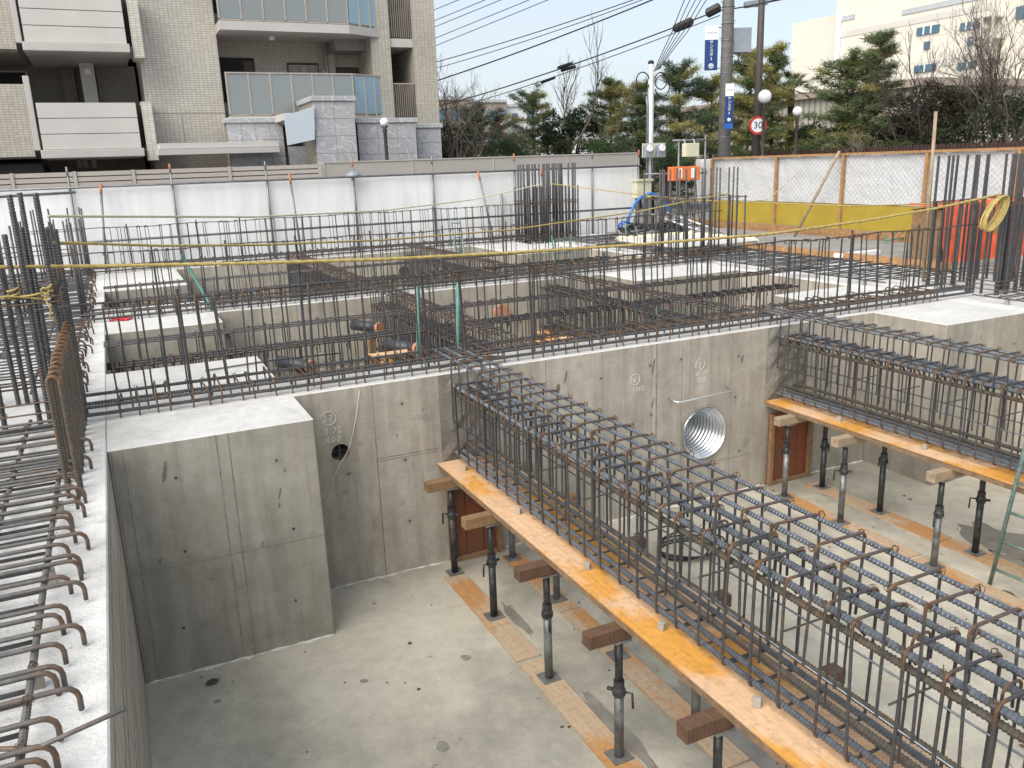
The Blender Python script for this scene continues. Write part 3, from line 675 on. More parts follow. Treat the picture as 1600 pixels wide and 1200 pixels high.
# ---- rebar columns
def column(cx, cy, wx, wy, nx, ny, tall, short, r, label, rings, rib=False, seed=1, mat='rebar_dark', keep=1., dense=0):
    random.seed(seed); root = thing('rebar_column', (cx, cy, 0), label, 'rebar column', 'rebar columns at the corners')
    def mk(h): return (ribbed(h, r, .022) if rib else rod(h, r, 6)).mesh('column_bar', mat, not rib)
    me = [mk(tall), mk(short)]
    inner = [(random.uniform(-.42, .42)*wx, random.uniform(-.42, .42)*wy) for _ in range(dense)]
    per = inner+[(x, s*wy/2) for x in np.linspace(-wx/2, wx/2, nx) for s in (-1, 1)]+[(s*wx/2, y) for y in np.linspace(-wy/2, wy/2, ny)[1:-1] for s in (-1, 1)]
    for i, (x, y) in enumerate(per):
        if random.random() > keep: continue
        t = random.random() < .55
        for q in ((0, .0),):
            link('column_bar', me[0 if t else 1], root, (cx+x+random.uniform(-.015, .015), cy+y+random.uniform(-.015, .015), -.003), (math.pi/2+random.uniform(-.012, .012), random.uniform(-.012, .012), 0))
        if random.random() < .55: link('column_bar', me[1 if t else 0], root, (cx+x+r*2.6+random.uniform(0, .03), cy+y+.01, -.003), (math.pi/2+random.uniform(-.01, .01), random.uniform(-.01, .01), 0))
    P, B = rrect(wx+.05+r*2, wy+.05+r*2, .04); P = [(p[0]-wx/2-.025-r, p[2]-wy/2-.025-r, 0) for p in P]
    hm = MB().tube(P, .0065, 5, closed=True, rust=[.6]*len(P)).mesh('column_tie', 'rebar_brown')
    for z in rings: link('column_tie', hm, root, (cx, cy, z), (random.uniform(-.01, .01), random.uniform(-.01, .01), 0))
    ties([(cx+x, cy+y, z) for x, y in per for z in rings], 'tie_wire', root, .022)
    return root
column(-1.0, 7.35, 1.1, .95, 6, 4, 1.72, 1.45, .0175, 'thick ribbed rebar column at the left edge, nearest of the left bars', (.15, .22, .95, 1.0), True, 3, dense=2)
column(10.5, 7.3, 1.2, 1.0, 8, 6, 1.72, 1.14, .016, 'rebar column at the right edge with the coiled yellow rope', (.08, .13, .18, 1.12), True, 4, dense=8)
column(9.65, 12.6, 1.5, 1.0, 9, 6, 1.62, 1.12, .0155, 'rebar column in front of the orange box', (.08, .14, 1.1), False, 5, keep=.95)
column(9.32, 17.8, 1.2, .75, 10, 6, 1.79, 1.28, .021, 'dense rebar column far away before the white fence', (.1, .15, .2, .9, .95), False, 6, dense=14)
column(-1.0, 12.4, 1.0, .8, 5, 4, 1.25, 1.0, .014, 'rebar column behind the thick left column', (.1, .9), False, 8)
column(-1.0, 17.6, 1.0, .8, 5, 4, 1.3, 1.1, .014, 'farthest left rebar column by the fence', (.1, .9), False, 9)
tag(MB().tube([(-2.2, 7.9, 1.66), (-.22, 7.88, 1.70)], .012, 6).build('spacer_rod', 'scaffold_pipe', None, True), 'thin level rod tied across the top of the left rebar column', 'rod')
tag(MB().tube([(10.05, 7.98, .03), (9.96, 7.95, 2.28)], .022, 8).build('pale_pole', 'pale_timber', None, True), 'pale pole standing up highest among the right rebar column', 'pole')

# ================================================================== FORMWORK, BEARERS AND PROPS
random.seed(33)
def formwork(x0, x1, joints, label, z=-.83):
    root = thing('beam_formwork', ((x0+x1)/2, joints[0], z), label, 'formwork', 'beam formwork boards')
    for a, b in zip(joints, joints[1:]):
        b_ = solid([(x0, x1, b+.0015, a-.0015, z-.012, z)], 'plywood_sheet', 'form_plywood', root)
    a, b = joints[0], joints[-1]
    for x in (x0+.003, (x0+x1)/2-.02, x1-.053): box_part('batten', 'ply_edge', root, x, x+.05, b, a-.01, z-.012-.048, z-.0125)
    return root
formwork(2.41, 3.05, [6.85, 5.05, 3.95, 2.15, .5], 'orange-yellow plywood soffit board under the long foreground cage')
formwork(6.28, 6.92, [6.85, 5.6, 4.5, 2.2], 'orange-yellow plywood soffit board under the right cage')
formwork(3.15, 3.8, [11.84, 10.2, 8.6, 7.47], 'plywood soffit board under the left cage of the second pit')
formwork(5.95, 6.6, [11.84, 10.2, 8.6, 7.47], 'plywood soffit board under the right cage of the second pit')
def sheet_x(x0, x1, y0, y1, label, z=-.83):
    root = thing('beam_formwork', (x0, y0, z), label, 'formwork', 'beam formwork boards')
    n = 3
    for i in range(n): solid([(x0+(x1-x0)*i/n+.002, x0+(x1-x0)*(i+1)/n-.002, y0, y1, z-.012, z)], 'plywood_sheet', 'form_plywood', root)
    for y in (y0+.003, y1-.053): box_part('batten', 'ply_edge', root, x0, x1, y, y+.05, z-.06, z-.0125)
sheet_x(.0, 3.14, 9.3, 9.95, 'plywood soffit board under the crosswise cage, left length')
sheet_x(3.81, 5.94, 9.3, 9.95, 'plywood soffit board under the crosswise cage, middle length')
sheet_x(6.61, 9.1, 9.3, 9.95, 'plywood soffit board under the crosswise cage, right length')
# concrete spacer blocks under the cages
sp_me = MB().prism([(-.022, 0), (.022, 0), (.016, .048), (-.016, .048)], -.022, .022, 'Y').mesh('spacer_block', 'concrete_block', bevel=.004)
for i, (x, y) in enumerate([(2.60, 6.55), (2.60, 5.45), (2.60, 4.4), (2.60, 3.55), (2.60, 2.75), (2.93, 6.0), (2.93, 4.9), (2.93, 3.9), (6.43, 5.9), (6.43, 4.9), (6.43, 3.9)]):
    o = link('spacer_block', sp_me, None, (x-.045 if x < 2.9 or 6 < x < 6.5 else x, y, -.83), (0, 0, random.random()))
    tag(o, ('spacer block on the %s plywood, %s from the cross wall' % ('foreground' if x < 4 else 'right', ['first at left', 'second at left', 'third at left', 'fourth at left', 'fifth at left', 'first under the right bars', 'second under the right bars', 'third under the right bars', 'first', 'second', 'third'][i])), 'spacer block', 'spacer blocks under the cages')
ORD = ['first', 'second', 'third', 'fourth', 'fifth']
ZB = -.83-.0605
def bearer(x0, x1, y, label, mat='timber'):
    o = solid([(x0, x1, y-.045, y+.045, ZB-.09, ZB-.0005)], 'timber_bearer', mat, None, .004); tag(o, label, 'timber', 'square timbers under the formwork')
def prop(x, y, base, label, turn, dark=False, mid=None):
    zb, zt = base, ZB-.0905
    root = thing('pipe_support', (x, y, zb), label, 'shoring prop', 'steel pipe supports')
    b = MB().box(x-.07, x+.07, y-.07, y+.07, zb, zb+.006)
    b.build('base_plate', 'prop_plate', root)
    zj = zb+(mid or random.uniform(.42, .58))
    MB().lathe([(.0303, zb+.006), (.0303, zj)], x, y, 16).build('outer_tube', 'prop_grey' if not dark else 'prop_dark', root, True)
    MB().lathe([(.0243, zj), (.0243, zt-.006)], x, y, 14).build('inner_tube', 'prop_dark', root, True)
    cl = MB().lathe([(.038, zj-.03), (.042, zj-.02), (.042, zj+.01), (.034, zj+.03), (.034, zj+.075)], x, y, 14).build('collar', 'prop_dark', root)
    dx, dy = math.cos(turn), math.sin(turn)
    MB().tube([(x-dx*.04, y-dy*.04, zj), (x-dx*.075, y-dy*.075, zj)], .012, 6).build('pin', 'prop_dark', cl, True)
    MB().tube([(x+dx*.04, y+dy*.04, zj), (x+dx*.085, y+dy*.085, zj), (x+dx*.09, y+dy*.09, zj-.1)], .008, 6).build('handle', 'prop_dark', cl, True)
    MB().box(x-.06, x+.06, y-.06, y+.06, zt-.006, zt).build('head_plate', 'prop_plate', root)
PL = .013
def plank(xa, xb, ya, yb, label, rz=0.):
    o = MB().box(xa, xb, ya, yb, ZF+.0005, ZF+PL-.0005).build('floor_plank', 'floor_plank'); tag(o, label, 'plank', 'planks under the props')
for i, (ya, yb) in enumerate(((5.55, 6.56), (5.03, 5.545), (3.3, 4.98), (2.0, 3.29))):
    plank(2.30, 2.50, ya, yb, 'orange plank on the pit floor under the left foreground props, %s from the wall' % ORD[i])
for i, (ya, yb) in enumerate(((5.5, 6.66), (4.9, 5.49), (3.4, 4.88), (2.0, 3.38))):
    plank(2.93, 3.12, ya, yb, 'orange plank under the right-hand foreground props, %s from the wall' % ORD[i])
for i, (ya, yb) in enumerate(((4.9, 6.6), (3.2, 4.88))):
    plank(6.68, 6.90, ya, yb, 'pale plank under the far props of the right cage, %s from the wall' % ORD[i])
    plank(6.14, 6.36, ya-.1, yb-.12, 'plank under the near props of the right cage, %s from the wall' % ORD[i])
for i, y in enumerate((6.59, 5.71, 4.74, 3.80, 2.87)):
    bearer(2.19, 3.24, y, 'square timber across the props under the foreground cage, %s from the wall' % ORD[i], 'timber' if i in (0, 1) else 'timber_dark')
    prop(2.42, y, ZF+PL, 'steel prop on the left under the foreground cage, %s from the wall' % ORD[i], 2.4+i, i < 2)
    prop(3.01, y, ZF+PL, 'steel prop on the right under the foreground cage, %s from the wall' % ORD[i], .5+i)
for i, y in enumerate((6.45, 5.66, 4.58, 3.6)):
    bearer(6.08, 7.08, y, 'square timber across the props under the right cage, %s from the wall' % ORD[i], 'pale_timber')
    prop(6.24, y, ZF+PL, 'steel prop on the near side under the right cage, %s from the wall' % ORD[i], 1.4+i)
    prop(6.79, y, ZF+PL, 'steel prop on the far side under the right cage, %s from the wall' % ORD[i], .2+i, True)
for x0, t in ((3.3, 'left'), (6.1, 'right')):
    for i, y in enumerate((11.2, 10.4, 8.8, 8.0)):
        bearer(x0-.25, x0+.75, y, 'timber under the %s cage of the second pit, %s from far wall' % (t, ORD[i]))
        prop(x0, y, ZF, 'left-hand prop under the %s cage of the second pit, %s from far wall' % (t, ORD[i]), i)
        prop(x0+.5, y, ZF, 'right-hand prop under the %s cage of the second pit, %s from far wall' % (t, ORD[i]), i+2)
# red-brown stop boards below the cages where they meet the wall
for xa, xb, t in ((2.47, 3.0, 'foreground'), (6.33, 6.95, 'right')):
    root = thing('stop_board', ((xa+xb)/2, 6.83, ZF), 'red-brown upright form boards against the wall under the %s cage' % t, 'form boards', 'stop boards')
    n = 3
    for i in range(n): box_part('board', 'red_form_board', root, xa+(xb-xa)*i/n+.003, xa+(xb-xa)*(i+1)/n-.003, 6.828, 6.845, ZF+.005, ZB-.1)
    for x in (xa, xb-.045): box_part('stud', 'timber', root, x, x+.045, 6.782, 6.827, ZF+.005, ZB-.1)
    box_part('sole_plate', 'timber', root, xa+.05, xb-.05, 6.785, 6.826, ZF+.003, ZF+.04)
box = MB().tube([(2.52+.03*i, 6.98-.02*math.sin(i*.2), .03+.035*math.sin(i*.13)) for i in range(24)], [.012+.012*math.sin(i*.13) for i in range(24)], 6)
tag(box.build('curved_board', 'timber', None, True), 'thin bent orange-brown board lying on the wall above the foreground cage', 'board')
# coil of black hose on the pit floor
b = MB(); c = onz(1068, 862, ZF)
for k in range(4): b.tube([(c[0]+(.24+.035*k)*math.cos(t)+.03*k, c[1]+(.2+.02*k)*math.sin(t), ZF+.012+.016*k+.01*math.sin(3*t+k)) for t in np.linspace(0, 6.28, 29)[:-1]], .009, 5, closed=True)
tag(b.build('hose_coil', 'black_rubber', None, True), 'loose coil of dark hose on the pit floor behind the foreground cage', 'hose')

random.seed(9)
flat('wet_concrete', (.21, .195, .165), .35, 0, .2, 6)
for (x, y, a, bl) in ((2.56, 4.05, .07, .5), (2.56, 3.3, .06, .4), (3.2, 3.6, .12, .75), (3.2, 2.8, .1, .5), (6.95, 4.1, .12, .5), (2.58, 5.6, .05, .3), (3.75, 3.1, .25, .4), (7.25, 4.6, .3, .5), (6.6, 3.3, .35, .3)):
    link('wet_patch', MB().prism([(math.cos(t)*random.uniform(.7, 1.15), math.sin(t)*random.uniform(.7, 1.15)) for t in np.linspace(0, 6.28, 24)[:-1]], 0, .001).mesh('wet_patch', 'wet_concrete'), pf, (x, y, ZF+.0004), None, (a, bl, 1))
def edge_text(body, y, z, size):
    cu = bpy.data.curves.new('t', 'FONT'); cu.body = body; cu.size = size; cu.extrude = .0005
    o = bpy.data.objects.new('t', cu); COL.objects.link(o)
    me = bpy.data.meshes.new_from_object(o.evaluated_get(bpy.context.evaluated_depsgraph_get())); bpy.data.objects.remove(o)
    for v in me.vertices: v.co = Vector((2.4122-v.co.z, y+v.co.x, z-v.co.y))
    me.materials.clear(); me.materials.append(MAT['black_rubber']); link('lettering', me, bpy.data.objects['beam_formwork'])
edge_text('44 x 5690', 2.24, -.862, .04)
b = MB()
for _ in range(170):
    x, y = random.uniform(-.15, 7.6), random.uniform(2.0, 6.8)
    if y > 6.05 and (x < 1.25 or x > 7.8): continue
    k = random.random()
    if k < .45: q = random.uniform(.004, .011); b.box(x, x+q*random.uniform(1, 2.5), y, y+q, ZF+.0005, ZF+q)
    elif k < .75: a = random.random()*6.28; l = random.uniform(.02, .07); b.tube([(x, y, ZF+.004), (x+l*.5*math.cos(a), y+l*.5*math.sin(a), ZF+.008), (x+l*math.cos(a+.5), y+l*math.sin(a+.5), ZF+.004)], .0016, 3)
    else: q = random.uniform(.01, .03); b.prism([(x+q*math.cos(t)*random.uniform(.5, 1), y+q*math.sin(t)*random.uniform(.5, 1)) for t in np.linspace(0, 6.28, 7)[:-1]], ZF+.0006, ZF+.004)
tag(b.build('floor_debris', 'timber_dark'), 'scattered wire offcuts and crumbs on the pit floor', 'debris', None, 'stuff')
# ---- ladders
def ladder(a0, a1, b0, b1, n, r, mat, label, cat='ladder', rr=None, top=1.):
    """a0->a1 and b0->b1 are the stiles"""
    a0, a1, b0, b1 = map(Vector, (a0, a1, b0, b1))
    root = thing('ladder', tuple((a0+b0)/2), label, cat, 'ladders in the pits')
    MB().tube([a0, a1], r, 8).build('stile', mat, root, True); MB().tube([b0, b1], r, 8).build('stile', mat, root, True)
    for i in range(n):
        f = (i+.6)/n*top; MB().tube([a0.lerp(a1, f), b0.lerp(b1, f)], rr or r*.75, 6).build('rung', mat, root, True)
p1 = ony(653, 448, 7.52); p2 = ony(716, 442, 7.52)
ladder((p1[0], 7.95, ZF), p1, (p2[0], 7.95, ZF), p2, 9, .021, 'ladder_green', 'green ladder with two stiles standing up behind the foreground cage', top=.68)
q = onz(1547, 912, ZF)
A_ = onx(1547, 911, 6.38); B_ = onx(1583, 772, 6.245); A_ = A_+(B_-A_)*((ZF-A_[2])/(B_[2]-A_[2])); B_ = A_+(B_-A_)*((.2-A_[2])/(B_[2]-A_[2])); O_ = np.array([.02, -.38, 0])
ladder(A_, B_, A_+O_, B_+O_, 7, .017, 'ladder_teal', 'grey-green ladder at the right edge beside the right cage')
def leanladder(pxs, Yt, Yb, zb, n, r, mat, label):
    (u0, v0), (u1, v1) = pxs
    t0 = ony(u0, v0, Yt); t1 = ony(u1, v1, Yt)
    ladder((t0[0]+(Yb-Yt)*0-.12, Yb, zb), t0, (t1[0]-.12, Yb, zb), t1, n, r, mat, label)
leanladder(((1382, 368), (1415, 364)), 11.9, 11.2, ZF, 9, .02, 'ladder_green', 'green ladder leaning in the right pit, between the far right columns')
leanladder(((862, 368), (890, 366)), 15.0, 14.3, ZF, 9, .018, 'ladder_green', 'green ladder top by the dense far column')
leanladder(((1026, 482), (1058, 485)), 8.7, 8.2, ZF, 7, .018, 'ladder_green', 'short green ladder low in the second pit')
leanladder(((705, 340), (718, 340)), 18.0, 17.2, ZF, 8, .018, 'ladder_teal', 'slim pale ladder against the farthest wall')
leanladder(((974, 345), (990, 342)), 17.0, 15.8, ZF, 8, .018, 'ladder_teal', 'grey ladder right of the dense far column')
p = ony(1018, 335, 17.2); q2 = ony(1042, 332, 17.2)
ladder((p[0]+.95, 16.0, .0), p, (q2[0]+.95, 16.0, .0), q2, 5, .025, 'ladder_alu', 'aluminium stepladder beside the blue hose')
p = ony(283, 398, 12.5); tag(MB().tube([p, (p[0]+.42, 11.7, -.35)], .022, 8).build('green_pipe', 'ladder_green', None, True), 'single green pipe leaning in the left pit by the second wall', 'pipe')
# ---- things in the second pit: pipes and boards
for i, (u, v, Y, L) in enumerate(((484, 573, 8.6, .34), (591, 512, 10.3, .3), (650, 545, 8.9, .35))):
    p = ony(u, v, Y); root = thing('drain_pipe', tuple(p), 'dark drain pipe with orange end cap in the second pit, %s from left' % ORD[i], 'pipe', 'drain pipes')
    MB().tube([(p[0], p[1], p[2]), (p[0]-.25, p[1]+L, p[2]+.02)], .07, 16).build('pipe', 'pipe_black', root, True)
    MB().tube([(p[0]+.02, p[1]-.04, p[2]), (p[0]+.001, p[1]-.001, p[2])], .073, 16).build('cap', 'pipe_copper', root)
    MB().box(p[0]-.1, p[0]-.02, p[1]+.1, p[1]+.16, ZF, p[2]-.07).build('trestle', 'timber', root)
p = ony(783, 488, 11.85); tag(MB().lathe([(.13, 11.80), (.13, 11.849)], p[0], 0, 20, 'Y', p[2]).build('wall_plug', 'pipe_copper'), 'round orange cap on the second cross wall', 'cap')
p = ony(631, 424, 18.1); tag(MB().lathe([(.12, 18.06), (.12, 18.099)], p[0], 0, 16, 'Y', p[2]).build('round_opening', 'hole_dark'), 'dark round opening in the farthest wall', 'opening')
for i, (u, v, dx, dy) in enumerate(((585, 562, .45, .25), (850, 540, .5, .25), (925, 545, .4, .2))):
    p = ony(u, v, 8.6); tag(solid([(p[0], p[0]+dx, 8.6, 8.6+dy, p[2], p[2]+.015)], 'loose_board', 'form_plywood'), 'loose orange plywood scrap in the second pit, %s from the left' % ORD[i], 'board', 'plywood scraps')
    for s in (0, 1): solid([(p[0]+.02+s*(dx-.09), p[0]+.07+s*(dx-.09), 8.64, 8.69, ZF, p[2])], 'post', 'timber', bpy.data.objects['loose_board' + ('' if i == 0 else '.%03d' % i)])
p = onz(191, 501, 0.0); b = MB()
for k in range(5): b.tube([(p[0]+random.uniform(-.12, .12), p[1]+random.uniform(-.05, .05), .012), (p[0]+random.uniform(-.12, .12), p[1]+random.uniform(-.05, .05), .03), (p[0]+random.uniform(-.15, .15), p[1]+random.uniform(-.08, .08), .012)], .014, 5)
tag(b.build('red_scrap', 'red_cloth'), 'small red plastic scrap on the left block', 'scrap')

# ---- ropes
def rope(name, pts, r, label, mat='rope_yellow', sag=0., fine=.03, lobes=3):
    P = [Vector(p) for p in pts]; out = []
    for a, b in zip(P, P[1:]):
        n = max(2, int((b-a).length/fine))
        for i in range(n):
            f = i/n; q = a.lerp(b, f); q.z -= sag*4*f*(1-f)*(b-a).length**2/100; out.append(q)
    out.append(P[-1])
    return tag(MB().tube(out, r, 9 if lobes else 5, lobes=lobes, twist=60.).build(name, mat, None, True), label, 'rope', 'yellow safety ropes')
rope('rope', [ony(-30, 418, 7.0), ony(200, 415, 7.0), ony(400, 411, 7.0), ony(600, 405, 7), ony(800, 395, 7.0), ony(1000, 382, 7), ony(1200, 366, 7.0), ony(1350, 345, 7), ony(1465, 325, 6.9), ony(1565, 303, 6.85)], .0135, 'thick yellow rope stretched across the whole site, nearest one', fine=.012)
rope('rope', [ony(85, 379, 7.6), ony(250, 384, 8.4), ony(400, 383, 9.1), ony(600, 375, 10), ony(800, 359, 11), ony(1000, 330, 12), ony(1095, 310, 12.1), ony(1140, 302, 12.1)], .011, 'yellow rope from the left column to the column by the orange box')
rope('rope', [ony(75, 338, 7.9), ony(400, 339, 12), ony(600, 329, 15.), ony(740, 312, 17), ony(845, 288, 17.4)], .011, 'thin pale rope from the left column to the dense far column', 'rope_pale')
rope('rope', [ony(860, 287, 17.4), ony(980, 302, 16), ony(1090, 313, 13.), ony(1330, 322, 11), ony(1480, 318, 7.9)], .010, 'thin yellow rope between the dense far column and the right column')
rope('rope', [ony(1140, 318, 13), onx(1200, 312, 14.1), onx(1252, 265, 14.2)], .010, 'short pale rope tied to the chain-link fence', 'rope_pale')
b = MB(); c = ony(1545, 332, 6.8)
for k in range(6):
    o = random.uniform(-.02, .02); b.tube([(c[0]-.02+k*.012+(.155+.012*k)*math.cos(t)*.78+.09*math.sin(t)+o, 6.78-.012*k, c[2]-.01+(.17+.006*k)*math.sin(t)+.03*math.cos(t)) for t in np.linspace(0, 6.28, 33)[:-1]], .0125, 9, closed=True, lobes=3, twist=40)
b.tube([(c[0]+.14, 6.76, c[2]+.16), (c[0]+.2, 6.76, c[2]+.1), (c[0]+.17, 6.76, c[2]-.02), (c[0]+.12, 6.76, c[2]-.2), (c[0]+.07, 6.76, c[2]-.25)], .0125, 9, lobes=3, twist=40)
tag(b.build('rope_coil', 'rope_yellow', None, True), 'coil of yellow rope hung on the right rebar column', 'rope')
b = MB()
for k in range(2):
    b.tube([(-1.55+.055*i, 6.815-.02*math.cos(i*.9+k), 1.0+.03*k+.022*math.sin(i*.55+k*2)) for i in range(20)], .008, 7, lobes=3, twist=60)
for x in (-1.53, -1.32, -1.1, -.9, -.69, -.48):
    for k in range(3): b.tube([(x+.036*math.cos(t), 6.88+.05*math.sin(t), 1.0+.026*k+.012*math.sin(t+k)+random.uniform(-.01, .01)) for t in np.linspace(0, 6.28, 13)[:-1]], .0085, 6, closed=True)
for x, l in ((-.5, .14), (-.92, .12)): b.tube([(x, 6.82, 1.0), (x+.03, 6.79, .95-l*.3), (x+.015, 6.8, .95-l*.7), (x+.05, 6.8, .95-l)], .007, 6)
tag(b.build('rope_knot', 'rope_yellow', None, True), 'yellow rope wound round the left rebar column', 'rope')

# ================================================================== FENCES
YF = 19.0
random.seed(44)
root = thing('sheet_fence', (4, YF, -.05), 'white sheet fence with grey scaffold posts along the back of the site', 'fence')
xs = [-9, -6, -3.9, -2.6]+[ony(u, 300, YF)[0] for u in (110, 270, 418, 553, 676, 803, 924)]+[12.7]
def wsheet(x0, x1):
    n, mrow = 8, 5; V = []; F = []
    for j in range(mrow+1):
        for i in range(n+1):
            e = i in (0, n) or j in (0, mrow); V.append((x0+(x1-x0)*i/n, YF+(0 if e else random.uniform(-.02, .02)), -.02+1.67*j/mrow))
    for j in range(mrow):
        for i in range(n): F.append((j*(n+1)+i, j*(n+1)+i+1, (j+1)*(n+1)+i+1, (j+1)*(n+1)+i))
    MB().add(V, F).build('white_sheet', 'white_sheet', root, True)
for a, b_ in zip(xs, xs[1:]): wsheet(a+.004, b_-.004)
for i, x in enumerate(xs):
    MB().tube([(x, YF-.06, -.02), (x, YF-.06, 1.86)], .0243, 8).build('post', 'scaffold_pipe', root, True)
    MB().tube([(x, YF-.06, 1.861), (x, YF-.06, 2.05)], .021, 8).build('post_tip', 'pipe_orange' if i % 2 else 'scaffold_pipe', root, True)
MB().tube([(-9, YF-.11, 1.65), (12.75, YF-.11, 1.65)], .0243, 8).build('top_rail', 'scaffold_pipe', root, True)
MB().tube([(-9, YF-.38, .60), (12.4, YF-.38, .60)], .0243, 8).build('mid_rail', 'scaffold_pipe', root, True)
for u0, v0, u1, v1 in ((157, 287, 166, 425), (452, 272, 466, 355), (747, 268, 768, 345), (845, 262, 851, 300)):
    a = ony(u0, v0, YF-.15); c = ony(u1, v1, YF-.55)
    MB().tube([a, (c[0], c[1]-.1, .0)], .0243, 8).build('stay', 'scaffold_pipe', root, True)
    MB().tube([tuple(a), tuple(a+(np.array([c[0], c[1]-.1, 0])-a)*.12)], .027, 8).build('stay_sleeve', 'pipe_orange', root, True)
MB().tube([(8.7, YF-.1, -.02), (8.7, YF-.1, 1.1)], .03, 8).build('stake', 'scaffold_pipe', root, True)
tag(root, root['label'])
# clamp lamp on the fence
p = ony(552, 274, YF-.25); root = thing('site_lamp', (p[0], p[1], 1.55), 'round grey work lamp clamped on top of the white sheet fence', 'lamp')
MB().lathe([(.03, .10), (.07, .09), (.16, .03), (.175, 0), (.165, -.03)], p[0], p[1], 18, 'Z', p[2]).build('housing', 'grey_box', root, True)
MB().lathe([(.15, -.034), (.15, -.031)], p[0], p[1], 18, 'Z', p[2]).build('lens', 'lamp_white', root)
MB().tube([(p[0], p[1], p[2]+.05), (p[0], YF-.1, p[2]-.1)], .014, 6).build('bracket', 'scaffold_pipe', root)
# slatted and plain beige fence behind it
YB = 20.2
root = thing('slatted_fence', (0, YB, 0), 'beige fence of horizontal slats with posts above the white sheets, below the apartment house', 'fence')
px_posts = [-150, -60, 17, 116, 208, 359, 500]
pxs = [ony(u, 270, YB)[0] for u in px_posts]; ztop = ony(300, 262, YB)[2]
for a, b_ in zip(pxs, pxs[1:]):
    for k in range(7):
        z1 = ztop-.012-k*.11; MB().box(a+.04, b_-.04, YB+.01, YB+.03, z1-.088, z1).build('slat', 'beige_slat', root)
MB().box(pxs[0], pxs[-1], YB+.035, YB+.05, zg, ztop-.04).build('backing', 'brown_door', root)
for x in pxs: MB().box(x-.035, x+.035, YB-.01, YB+.05, zg, ztop).build('post', 'beige_slat', root)
xa = ony(506, 260, YB)[0]; xb = ony(995, 240, YB)[0]
root = thing('panel_fence', ((xa+xb)/2, YB, 0), 'plain beige panel fence above the white sheets, right of the apartment entrance', 'fence')
zt = ony(700, 249, YB)[2]; n = 4
for i in range(n): MB().box(xa+(xb-xa)*i/n+.012, xa+(xb-xa)*(i+1)/n-.012, YB, YB+.05, zg, zt).build('panel', 'beige_panel', root)
for i in range(n+1): x = xa+(xb-xa)*i/n; MB().box(x-.011, x+.011, YB-.02, YB+.06, zg, zt-.01).build('post', 'beige_slat', root)
MB().box(xa, xb, YB-.02, YB+.07, zt+.001, zt+.03).build('coping', 'beige_slat', root)
# chain-link fence on the right, white sheet behind the mesh, yellow boards below
XF = 14.3
root = thing('chain_link_fence', (XF, 13, 0), 'chain-link fence with white sheet, timber posts and yellow boards on the right', 'fence')
ys = [onx(u, 280, XF)[1] for u in (1113, 1213, 1317, 1447, 1590)]+[7.6, 5.4]
ys = [18.7]+ys
def rsheet(y0, y1):
    n, mr = 10, 6; V = []; F = []
    for j in range(mr+1):
        for i in range(n+1):
            e = i in (0, n); V.append((XF+.05+(0 if e else random.uniform(-.025, .025)), y0+(y1-y0)*i/n, .73+1.03*j/mr))
    for j in range(mr):
        for i in range(n): F.append((j*(n+1)+i, j*(n+1)+i+1, (j+1)*(n+1)+i+1, (j+1)*(n+1)+i))
    MB().add(V, F).build('white_sheet', 'wrinkled_sheet', root, True)
for i, (a, b_) in enumerate(zip(ys, ys[1:])):
    rsheet(b_+.004, a-.004)
    if i: MB().box(XF+.02, XF+.035, b_+.006, a-.006, .2, .72).build('yellow_board', 'yellow_board', root)
    MB().box(XF-.035, XF+.012, b_+.03, a-.03, -.015, .19).build('kick_board', 'fence_timber', root)
for y in ys[1:]: MB().box(XF-.045, XF+.019, y-.03, y+.03, zg, 1.74).build('post', 'fence_timber', root)
for a, b_ in zip(ys[1:], ys[2:]): MB().box(XF-.045, XF+.02, b_+.001, a-.001, 1.743, 1.79).build('top_rail', 'fence_timber', root)
b = MB(); st = .115; yA, yB_ = ys[-1], ys[0]
k = yB_-yA
i = -10
z0_, z1_ = .74, 1.74; hh = z1_-z0_
y = yA-hh
while y < yB_+hh:
    for s in (1, -1):
        pa, pb = (y, z0_), (y+s*hh, z1_)
        # clip to the fence length
        t0, t1 = 0., 1.
        for lim, sg in ((yA, 1), (yB_, -1)):
            f0, f1 = sg*(pa[0]-lim), sg*(pb[0]-lim)
            if f0 < 0 and f1 < 0: t0 = 2
            elif f0 < 0: t0 = max(t0, f0/(f0-f1))
            elif f1 < 0: t1 = min(t1, f0/(f0-f1))
        if t0 < t1-.02:
            A = (XF+.0-.004*s, pa[0]+(pb[0]-pa[0])*t0, pa[1]+hh*t0); B = (XF-.004*s, pa[0]+(pb[0]-pa[0])*t1, pa[1]+hh*t1)
            b.tube([A, B], .003, 3)
    y += st
b.build('wire_mesh', 'wire_grey', root)['kind'] = 'stuff'
a = onx(1312, 236, XF-.12); c = onz(1240, 372, 0.0)
tag(MB().tube([a, (c[0], c[1], 0)], .03, 8).build('leaning_pole', 'pale_timber', None, True), 'pale pole leaning against the chain-link fence', 'pole')
# earth strip, timber kerb, foam-edged slab, tarp on the right
q = MB().prism([(11.5, 9.5), (14.2, 8.0), (14.2, 18.6), (11.5, 18.6)], zg, .03).build('earth_strip', 'site_earth'); struct(q)
tag(cblock('raised_slab', 9.9, 11.9, 13.4, 15.6, .004, .14, '', side='concrete_block', bev=.02), 'low raised concrete slab with pale foam edge by the right fence', 'concrete slab')
b = MB(); 
for i in range(26):
    f = i/25; P = (9.95+1.95*f, 15.62+random.uniform(-.03, .03), .12); b.lathe([(.001, -.06), (.06, -.045), (.08, 0), (.055, .05), (.001, .065)], P[0], P[1], 7, 'Z', P[2]+random.uniform(-.01, .03))
for i in range(22):
    f = i/21; b.lathe([(.001, -.06), (.06, -.045), (.08, 0), (.055, .05), (.001, .065)], 11.92, 13.5+2.1*f, 7, 'Z', .10+random.uniform(-.01, .03))
